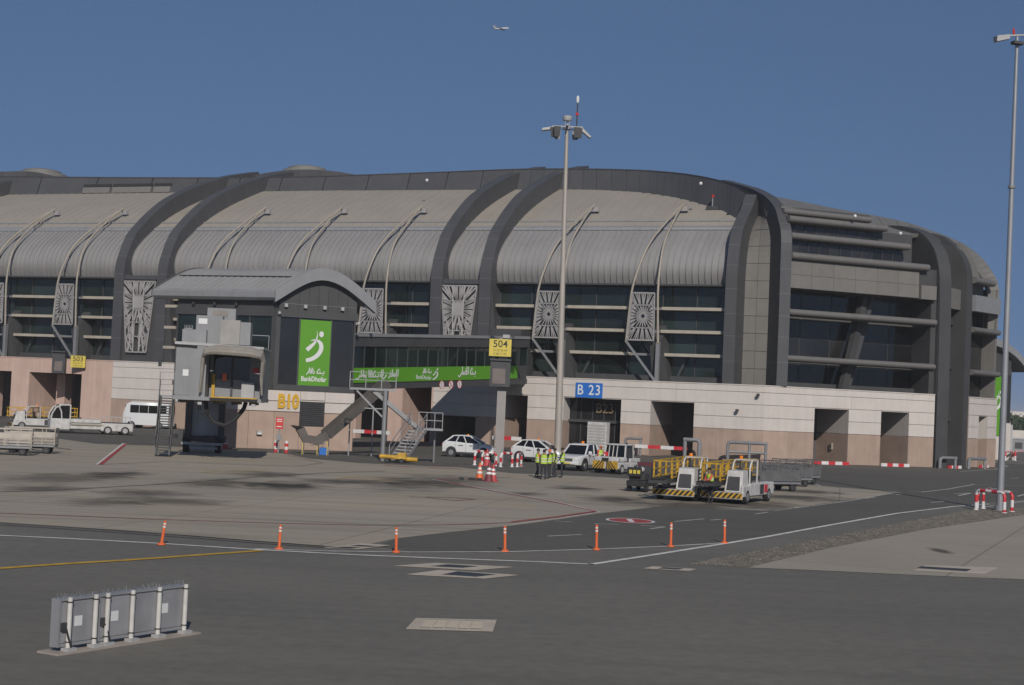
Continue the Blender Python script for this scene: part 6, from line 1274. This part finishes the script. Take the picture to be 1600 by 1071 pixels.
# ================================================================== AIRFIELD GUIDANCE SIGNS, seen from behind
sgd = (G(287, 992) - G(105.6, 1020)).normalized(); S0 = G(105.6, 1020); AF = Frame(S0, math.degrees(math.atan2(sgd.y, sgd.x)))
tt = lambda x, y: (G(x, y) - S0).dot(AF.u)
pz = {k: tt(*v) for k, v in dict(a=(105.6, 1020), b=(142, 1013), c=(163, 1010.5), d=(205.6, 1005), e=(247, 998.5), f=(287, 992)).items()}
slab = MB().box(pz['a'] - .35, pz['f'] + .30, -.15, .34, 0, .03, AF).build('sign_slab', MT['conc']); struct(slab)
pan = mat('sign_back', (.33, .328, .335), .45, .3, var=.10, scale=2.5, streak=.12); LEGM = mat('sign_leg', (.52, .50, .46), .5, var=.1, scale=4, streak=.12, bump=.1); alu = mat('sign_frame', (.33, .33, .335), .45, .4, var=.08)
def guidesign(label, t0, t1, posts, stickers, box):
    t = thing('airfield_sign', label, 'airfield sign', AF((t0 + t1)/2, .1, 0), world=True, group='airfield signs seen from behind'); H0, H1 = .13, .86
    def b(n, mb, m, **k): return mb.build(n, m, t, **k)
    e = sorted([t0 + .02] + [p for p in posts if t0 + .1 < p < t1 - .1] + [t1 - .02])
    b('casing', MB().box(t0, t1, .06, .20, H0, H1, AF), pan)
    for a, c in zip(e, e[1:]): b('back_panel', MB().box(a + .012, c - .012, .045, .06, H0 + .03, H1 - .04, AF), pan)
    b('top_rail', MB().box(t0 - .01, t1 + .01, .03, .22, H1, H1 + .035, AF), alu); b('bottom_rail', MB().box(t0 - .01, t1 + .01, .035, .21, H0 - .03, H0, AF), alu)
    for x in (t0 - .012, t1 - .03): b('end_frame', MB().box(x, x + .042, .025, .21, H0 - .03, H1 + .036, AF), alu)
    for p in posts:
        leg = b('leg', MB().tube([AF(p, 0, .03), AF(p, 0, H1 + .055)], .042, 12), LEGM, smooth=True)
        for z in (.17, H1 - .03): MB().tube([AF(p, 0, z), AF(p, 0, z + .018)], .052, 12).build('clamp', MT['black'], leg, origin=t['_w'])
        b('base_plate', MB().box(p - .10, p + .10, -.11, .06, .03, .085, AF), MT['lgrey'])
    for x, z in stickers: b('sticker', MB().box(x - .085, x + .085, .038, .044, z - .085, z + .085, AF), MT['print'])
    b('junction_box', MB().box(t0 + .05, t0 + .22, .0, .044, .36, .5, AF), MT['dgrey']); b('cable', MB().tube([AF(t0 + .14, .0, .4), AF(t0 + .17, -.03, .25), AF(t0 + .22, -.05, .1), AF(t0 + .24, -.06, .03)], .018, 7), MT['black'], smooth=True)
    rr = random.Random(int(t1*10)); sp = MB(); x = t0
    while x < t1:
        for q in range(2):
            an_ = rr.uniform(-.5, .5); L = rr.uniform(.04, .10); sp.bar(AF(x, .12, H1 + .035), AF(x + L*math.sin(an_), .12 + rr.uniform(-.06, .06), H1 + .035 + L*math.cos(an_)), .0032)
        x += rr.uniform(.025, .07)
    b('bird_spikes', sp, MT['galv'])['kind'] = 'stuff'
x1 = (pz['b'] + pz['c'])/2 - .05
guidesign('shorter grey airfield sign back with white legs, left of the two', pz['a'] - .20, x1 - .02, (pz['a'], pz['b']), [((pz['a'] + pz['b'])/2 - .05, .5)], 1)
guidesign('longer grey airfield sign back with four white legs, right of the two', x1 + .02, pz['f'] + .07, (pz['c'], pz['d'], pz['e'], pz['f']), [(pz['c'] + .22, .5), (pz['e'] + .19, .52)], 1)
# ================================================================== AIRLINER far away in the sky
apos = PY(783, 45, 3200); ap = thing('airliner', 'tiny white airliner high in the sky above the terminal', 'aircraft', apos, DEG(-25))
MB().tube([(-17, 0, 1.0), (-12, 0, .5), (-6, 0, 0), (12, 0, 0), (15.5, 0, -.2), (17.5, 0, -.6)], [.4, 1.3, 1.9, 1.9, 1.4, .2], 14).build('fuselage', MT['carw'], ap, smooth=True)
for s_ in (-1, 1):
    MB().hexa([(-1, s_*1.5, -.8), (5, s_*1.5, -.8), (-4.5, s_*17, .6), (-6, s_*17, .6), (-1, s_*1.5, -.3), (5, s_*1.5, -.3), (-4.5, s_*17, .8), (-6, s_*17, .8)]).build('wing', MT['lgrey'], ap); MB().tube([(1.5, s_*5.8, -1.9), (4.8, s_*5.8, -1.9)], [.7, 1.05], 12).build('engine', MT['dgrey'], ap)
    MB().hexa([(-15.5, s_*.5, 1.0), (-12.5, s_*.5, 1.0), (-16, s_*6.5, 1.6), (-17.2, s_*6.5, 1.6), (-15.5, s_*.5, 1.3), (-12.5, s_*.5, 1.3), (-16, s_*6.5, 1.8), (-17.2, s_*6.5, 1.8)]).build('tailplane', MT['lgrey'], ap)
MB().hexa([(-16, -.2, 1.5), (-10.5, -.2, 1.5), (-10.5, .2, 1.5), (-16, .2, 1.5), (-18.5, -.12, 8), (-15.8, -.12, 8), (-15.8, .12, 8), (-18.5, .12, 8)]).build('fin', MT['lgrey'], ap)
# ================================================================== ROOF ROSE LIGHTS and small dome lamps on the dark bands
for i, (px, py, Y) in enumerate(((667, 282, 168), (1095, 287, 152), (1336, 338, 146), (1407, 365, 150.5))):
    p = PY(px, py, Y); dmp = thing('dome_lamp', ('small white dome lamp on the dark ridge above the middle bay', 'small white dome lamp on the dark ridge near the corner rib', 'small white dome lamp on the pale roof edge', 'small white dome lamp on the dark end rib')[i], 'lamp', p, world=True); MB().sphere(p, .17).build('globe', MT['print'], dmp); MB().bar(p, p + Vector((0, .5, -.1)), .07).build('bracket', MT['grey'], dmp)
rf = A(-8.2, 9.2, 24.6); ob = thing('roof_obstruction_light', 'small red and grey light on the roof by the corner rib', 'lamp', rf, world=True)
MB().bar(rf, rf + Vector((0, 0, 1.1)), .06).build('pole', MT['grey'], ob); MB().tube([rf + Vector((0, 0, 1.0)), rf + Vector((0, 0, 1.25))], .13, 8).build('lens', MT['redl'], ob); MB().box(-8.8, -7.6, 9.0, 9.4, 24.35, 24.7, A).build('base', MT['dgrey'], ob)
# ================================================================== FAR RIGHT: second gate building, wall, container, trees
E2 = Frame((PY(1556, 700, 196).x, 196, 0), 28)
G2 = thing('gate_building', 'distant gate building with curved grey roof at the right end of the terminal', 'building', E2.o, world=True)
def e2(n, mb, m, **k): return mb.build(n, m, G2, **k)
e2('base_wall', MB().box(-4, 2.4, 0, 8, 0, 4.6, E2), MT['white']); e2('glass_storey', MB().box(-4, 2.2, .1, 8, 4.6, 11.2, E2), MT['glassb']); e2('head_beam', MB().box(-4, 2.3, 0, 8, 10.6, 11.3, E2), MT['cladlow'])
for t_ in (-1.5, 0.4, 2.2): e2('mullion', MB().box(t_ - .06, t_ + .06, 0, .12, 4.6, 10.6, E2), MT['frame'])
arc2 = smoothpath([(-6, 14.2), (-4, 14.9), (-2, 15.1), (0, 14.7), (1.8, 13.9), (3.2, 12.9), (4.1, 12.0)], 3)
rows = [[E2(p[0], -1.0, p[1]), E2(p[0], 9, p[1]), E2(p[0], 9, p[1] - .9), E2(p[0], -1.0, p[1] - .9)] for p in arc2]
e2('roof', MB().loft(rows, close=True, cap=True), MT['greyp'], smooth=True)
e2('gable', MB().prism([E2(t_, 0, z) for t_, z in ((-5, 11.3), (2.2, 11.3), (2.2, 13.0), (.5, 13.9), (-1, 14.3), (-3, 14.4), (-5, 13.9))], E2.n*.05, E2.n*.4), MT['cladlow'])
bn2 = thing('advertising_banner', 'green banner on the distant gate building behind the right mast', 'banner', E2(-2.2, -.1, 3), world=True); MB().box(-1.2, .9, -.15, -.05, 3.0, 10.4, E2).build('sheet', MT['green'], bn2); logo(bn2, E2, -.16, -.1, 7.4, 1.3)
wl = thing('perimeter_wall', 'cream boundary wall far right beyond the road', 'wall', PY(1590, 690, 300), world=True); xw = PY(1572, 690, 300).x
for i in range(6): MB().box(xw + 6*i + .02, xw + 6*i + 5.98, 300, 300.4, 0, 3.4).build('wall_panel', MT['white'], wl)
beam('distant red and white bar before the boundary wall', Vector((xw + 1, 270, 0)), Vector((xw + 16, 270, 0)), 1.6, .5, 7, 'red and white bars before the openings')
ct = thing('site_cabin', 'grey slatted cabin far right before the boundary wall', 'cabin', (xw, 255, 0), world=True); x2 = PY(1568, 700, 255).x
MB().box(x2, x2 + 1.4, 255, 258, 0, 4.4).build('wall', MT['lgrey'], ct); MB().box(x2 + 1.45, x2 + 7, 255.5, 259, 0, 2.1).build('wall', MT['greyp'], ct); MB().box(x2 + 1.4, x2 + 7.1, 255.4, 259.1, 2.1, 2.3).build('roof', MT['lgrey'], ct)
for i in range(3): MB().box(x2 + 2 + 1.7*i, x2 + 3.2 + 1.7*i, 255.44, 255.5, .6, 1.6).build('shutter', MT['dgrey'], ct)
fb = thing('far_building', 'pale flat-roofed building far off above the trees', 'building', PY(1590, 660, 520), world=True); xf = PY(1566, 660, 520).x
MB().box(xf, xf + 40, 520, 535, 0, 8.8).build('wall', MT['white'], fb); MB().box(xf + 12, xf + 20, 521, 530, 8.8, 10.5).build('roof_plant', MT['lgrey'], fb)
for i in range(12): MB().box(xf + 1 + 3*i, xf + 2.6 + 3*i, 519.9, 520.05, 6.2, 7.6).build('window', MT['glassb'], fb)
rt = random.Random(11)
for i in range(4):
    Y = 372 + rt.uniform(-12, 12); x = PY(1569 + 9*i, 690, Y).x + rt.uniform(-.6, .6); hgt = rt.uniform(6.4, 8.0)
    tr_ = thing('tree', ('dark green tree far right behind the boundary wall, leftmost of the row', 'dark green tree far right behind the boundary wall, second of the row', 'dark green tree far right behind the boundary wall, third of the row', 'dark green tree at the right edge of the view behind the wall')[i], 'tree', (x, Y, 0), world=True, group='trees behind the boundary wall')
    tk = MB().tube([(x, Y, 0), (x + .1, Y, 1.6), (x - .05, Y, 3.0), (x, Y, 4.2)], [.28, .2, .15, .07], 7)
    for j in range(5): a = j*1.26; tk.tube([(x, Y, 2.2 + .3*j), (x + 1.3*math.cos(a), Y + 1.3*math.sin(a), 3.4 + .4*j)], [.09, .03], 5)
    tk.build('trunk', MT['bark'], tr_)
    cl = [(rt.uniform(-1.9, 1.9), rt.uniform(-1.9, 1.9), rt.uniform(2.4, hgt - .8), rt.uniform(.7, 1.3)) for _ in range(15)]; lf = MB()
    for cx_, cy_, cz2, r in cl:
        for _ in range(70):
            d = Vector((rt.gauss(0, 1), rt.gauss(0, 1), rt.gauss(0, 1))).normalized()*r*rt.uniform(.55, 1.05); c = Vector((x + cx_, Y + cy_, cz2)) + d; a = Vector((rt.uniform(-1, 1), rt.uniform(-1, 1), rt.uniform(-1, 1))).normalized()*.28; b_ = a.cross(d).normalized()*.16
            lf.add([c - a, c + b_, c + a, c - b_], [(0, 1, 2, 3)])
    lf.build('crown', MT['leaf'], tr_)
# ================================================================== PEOPLE
BODIES = []
def person(label, p, rz, vest, shirt, pants='navy', hatc='hair', arms=(.12, .12), elbow=(.25, .25), stride=.0, lean=0.0, h=1.74, group='ground crew'):
    t = thing('person', label, 'person', p, rz, group); k = h/1.75
    J_ = {'pel': (0, 0, .96), 'spi': (lean*.3, 0, 1.16), 'che': (lean*.7, 0, 1.36), 'nek': (lean, 0, 1.50), 'hea': (lean + .02, 0, 1.60), 'top': (lean + .02, 0, 1.70)}
    V = []; E_ = []; Rd = []; ix = {}
    def vv(n, co, r): ix[n] = len(V); V.append(Vector(co)*k); Rd.append(r if isinstance(r, tuple) else (r, r))
    vv('pel', J_['pel'], (.15, .12)); vv('spi', J_['spi'], (.145, .11)); vv('che', J_['che'], (.17, .12)); vv('nek', J_['nek'], .06); vv('hea', J_['hea'], (.085, .1)); vv('top', J_['top'], (.08, .09))
    for a, b in (('pel', 'spi'), ('spi', 'che'), ('che', 'nek'), ('nek', 'hea'), ('hea', 'top')): E_.append((ix[a], ix[b]))
    hands = []
    for s_, nm, st_, ar, el in ((1, 'l', stride, arms[0], elbow[0]), (-1, 'r', -stride, arms[1], elbow[1])):
        vv('hip' + nm, (0, .10*s_, .90), .095); vv('kne' + nm, (st_*.5 + .02, .11*s_, .49), .065); vv('ank' + nm, (st_ - .03, .115*s_, .10), .045); vv('toe' + nm, (st_ + .15, .13*s_, .045), .045)
        E_ += [(ix['pel'], ix['hip' + nm]), (ix['hip' + nm], ix['kne' + nm]), (ix['kne' + nm], ix['ank' + nm]), (ix['ank' + nm], ix['toe' + nm])]
        sh = Vector((lean*.9, .185*s_, 1.42)); eb = sh + Vector((math.sin(ar)*.29, .045*s_, -math.cos(ar)*.29)); wr = eb + Vector((math.sin(ar + el)*.25, -.02*s_, -math.cos(ar + el)*.25)); hd = wr + (wr - eb).normalized()*.07
        vv('sho' + nm, sh, .065); vv('elb' + nm, eb, .046); vv('wri' + nm, wr, .032); vv('han' + nm, hd, (.042, .025))
        E_ += [(ix['che'], ix['sho' + nm]), (ix['sho' + nm], ix['elb' + nm]), (ix['elb' + nm], ix['wri' + nm]), (ix['wri' + nm], ix['han' + nm])]
        hands.append((hd*k, (wr - eb).normalized(), s_, wr*k, sh*k, eb*k))
    me = bpy.data.meshes.new('body'); me.from_pydata([tuple(v) for v in V], E_, []); ob = bpy.data.objects.new('body', me); COL.objects.link(ob); ob.parent = t
    md = ob.modifiers.new('skin', 'SKIN'); sd = me.skin_vertices[0].data
    for i, r in enumerate(Rd): sd[i].radius = (r[0]*k, r[1]*k)
    sd[0].use_root = True; ob.modifiers.new('sub', 'SUBSURF').levels = 1; ob.modifiers['sub'].render_levels = 1
    BODIES.append((ob, hands, k, shirt, pants))
    if vest:       # waistcoat: a shell round the trunk
        rows = []
        for z, hx, hy in ((.93, .150, .205), (1.1, .145, .195), (1.28, .155, .205), (1.40, .14, .20), (1.47, .09, .13)):
            f = max(0, (z - .96)/.54); rows.append([Vector((lean*f + hx*math.cos(a), hy*math.sin(a), z))*k for a in [2*PI*j/16 for j in range(16)]])
        vo = MB().loft(rows, close=True).build('vest', MT[vest], t, smooth=True)
        for z, hx, hy in ((1.04, .155, .207), (1.2, .157, .207)):
            f = max(0, (z - .96)/.54); MB().loft([[Vector((lean*f + hx*math.cos(a), hy*math.sin(a), zz))*k for a in [2*PI*j/16 for j in range(16)]] for zz in (z, z + .05)], close=True).build('reflective_band', MT['refl'], vo)
    hd_ = Vector((lean + .02, 0, 1.66))*k
    MB().sphere(hd_ + Vector((-.012, 0, .035)), .108*k, 12, 8, (1.0, .86, .85)).build('hair' if hatc == 'hair' else 'cap', MT[hatc], t, smooth=True)
    if hatc != 'hair': MB().box(hd_.x + .06, hd_.x + .18, -.06, .06, hd_.z + .035, hd_.z + .05).build('cap_peak', MT[hatc], t)
    face = MB().sphere((hd_.x + .105*k, 0, hd_.z - .045*k), .018*k, 6, 4, (1, .8, 1.4)); face.build('nose', MT['skin'], t)
    eyes = MB()
    for s_ in (-1, 1): eyes.sphere((hd_.x + .088*k, s_*.033*k, hd_.z - .02*k), .011*k, 6, 4)
    eyes.bar((hd_.x + .092*k, -.025*k, hd_.z - .092*k), (hd_.x + .092*k, .025*k, hd_.z - .092*k), .01, .008); eyes.build('eyes_and_mouth', MT['hair'], t)
    return t
person('worker with a red sleeve and hi-vis vest, leftmost of the standing group', G(839, 747), DEG(20), 'hiv', 'hivr', arms=(.3, .2), elbow=(.9, .5), stride=.12)
person('worker in yellow vest seen from behind, in front of the standing group', G(848.5, 750), DEG(95), 'hiv', 'navy', arms=(.15, .5), elbow=(.6, 1.2), h=1.76)
person('worker in yellow vest and orange cap in the middle of the group', G(857.5, 748.5), DEG(160), 'hiv', 'navy', hatc='orange', arms=(.4, .2), elbow=(.9, .6))
person('worker half hidden behind the middle of the group', G(865.5, 747), DEG(200), 'hiv', 'navy', stride=.15, h=1.78)
person('worker in yellow vest standing apart at the pickup front', G(877.5, 747), DEG(175), 'hiv', 'navy', arms=(.5, .3), elbow=(1.3, .6), h=1.82)
person('worker in lime vest with red sleeve standing between the belt loaders', (9.95, 76.3, 0), DEG(215), 'hiv', 'hivr', arms=(.6, .3), elbow=(.9, .7), lean=.12, h=1.72)
person('worker in hi-vis behind the tow tractor', G(937, 737), DEG(-60), 'hiv', 'hivr', hatc='orange', h=1.75)
dg = bpy.context.evaluated_depsgraph_get()
for ob, hands, k, shirt, pants in BODIES:
    me = bpy.data.meshes.new_from_object(ob.evaluated_get(dg)); ob.modifiers.clear(); vs = [v.co.copy() for v in me.vertices]; fs = [list(p.vertices) for p in me.polygons]
    mb = MB(); mb.v = vs; mb.f = fs
    def cls(c):
        z = c.z/k
        for hd, dr, s_, wr, sh, eb in hands:
            if c.y*s_ > .13*k and z > .5:
                if (c - hd).length < .1*k or (c - wr).length < .045*k: return 0
        return 0 if z > 1.47 else (1 if z > .95 or any(c.y*s_ > .185*k and z > .6 for _, _, s_, _, _, _ in hands) else (2 if z > .10 else 3))
    for f in fs: c = sum((vs[i] for i in f), Vector())/len(f); mb.mi.append(cls(c))
    mb.cur = 0
    for hd, dr, s_, wr, sh, eb in hands:            # five fingers each, slightly curled, thumb off the side
        side = Vector((0, 1, 0)).cross(dr).normalized()
        for j, (o_, L) in enumerate(((-.024, .062), (-.008, .075), (.008, .07), (.023, .055))):
            b0_ = hd + side*o_*k + dr*.02*k; m_ = b0_ + dr*L*.55*k; e_ = m_ + (dr*.8 + Vector((0, -s_*.6, 0))).normalized()*L*.5*k; mb.tube([b0_, m_, e_], [.0095*k, .009*k, .006*k], 5)
        b0_ = hd + side*.03*k - dr*.015*k; mb.tube([b0_, b0_ + (side*.8 + dr*.6).normalized()*.035*k, b0_ + (side*.5 + dr).normalized()*.06*k], [.011*k, .010*k, .007*k], 5)
    o2 = mb.build('body', [MT['skin'], MT[shirt], MT[pants], MT['black']], ob.parent, smooth=True, angle=60); bpy.data.objects.remove(ob); o2.name = 'body'
# ================================================================== thin haze volume over the airfield, added to lift the dark tones
hz = MB().box(-7100, 7100, -7100, 7100, -1.0, 40.0).build('haze', mat('air', (.8, .8, .8)))
hm = bpy.data.materials['air']; hm.node_tree.nodes.clear(); vo_ = hm.node_tree.nodes.new('ShaderNodeOutputMaterial'); vp = hm.node_tree.nodes.new('ShaderNodeVolumePrincipled')
vp.inputs['Color'].default_value = (.86, .87, .88, 1); vp.inputs['Density'].default_value = .00028; vp.inputs['Anisotropy'].default_value = 0
hm.node_tree.links.new(vp.outputs[0], vo_.inputs['Volume']); hz['kind'] = 'stuff'
for o in bpy.data.objects:
    if '_w' in o: del o['_w']
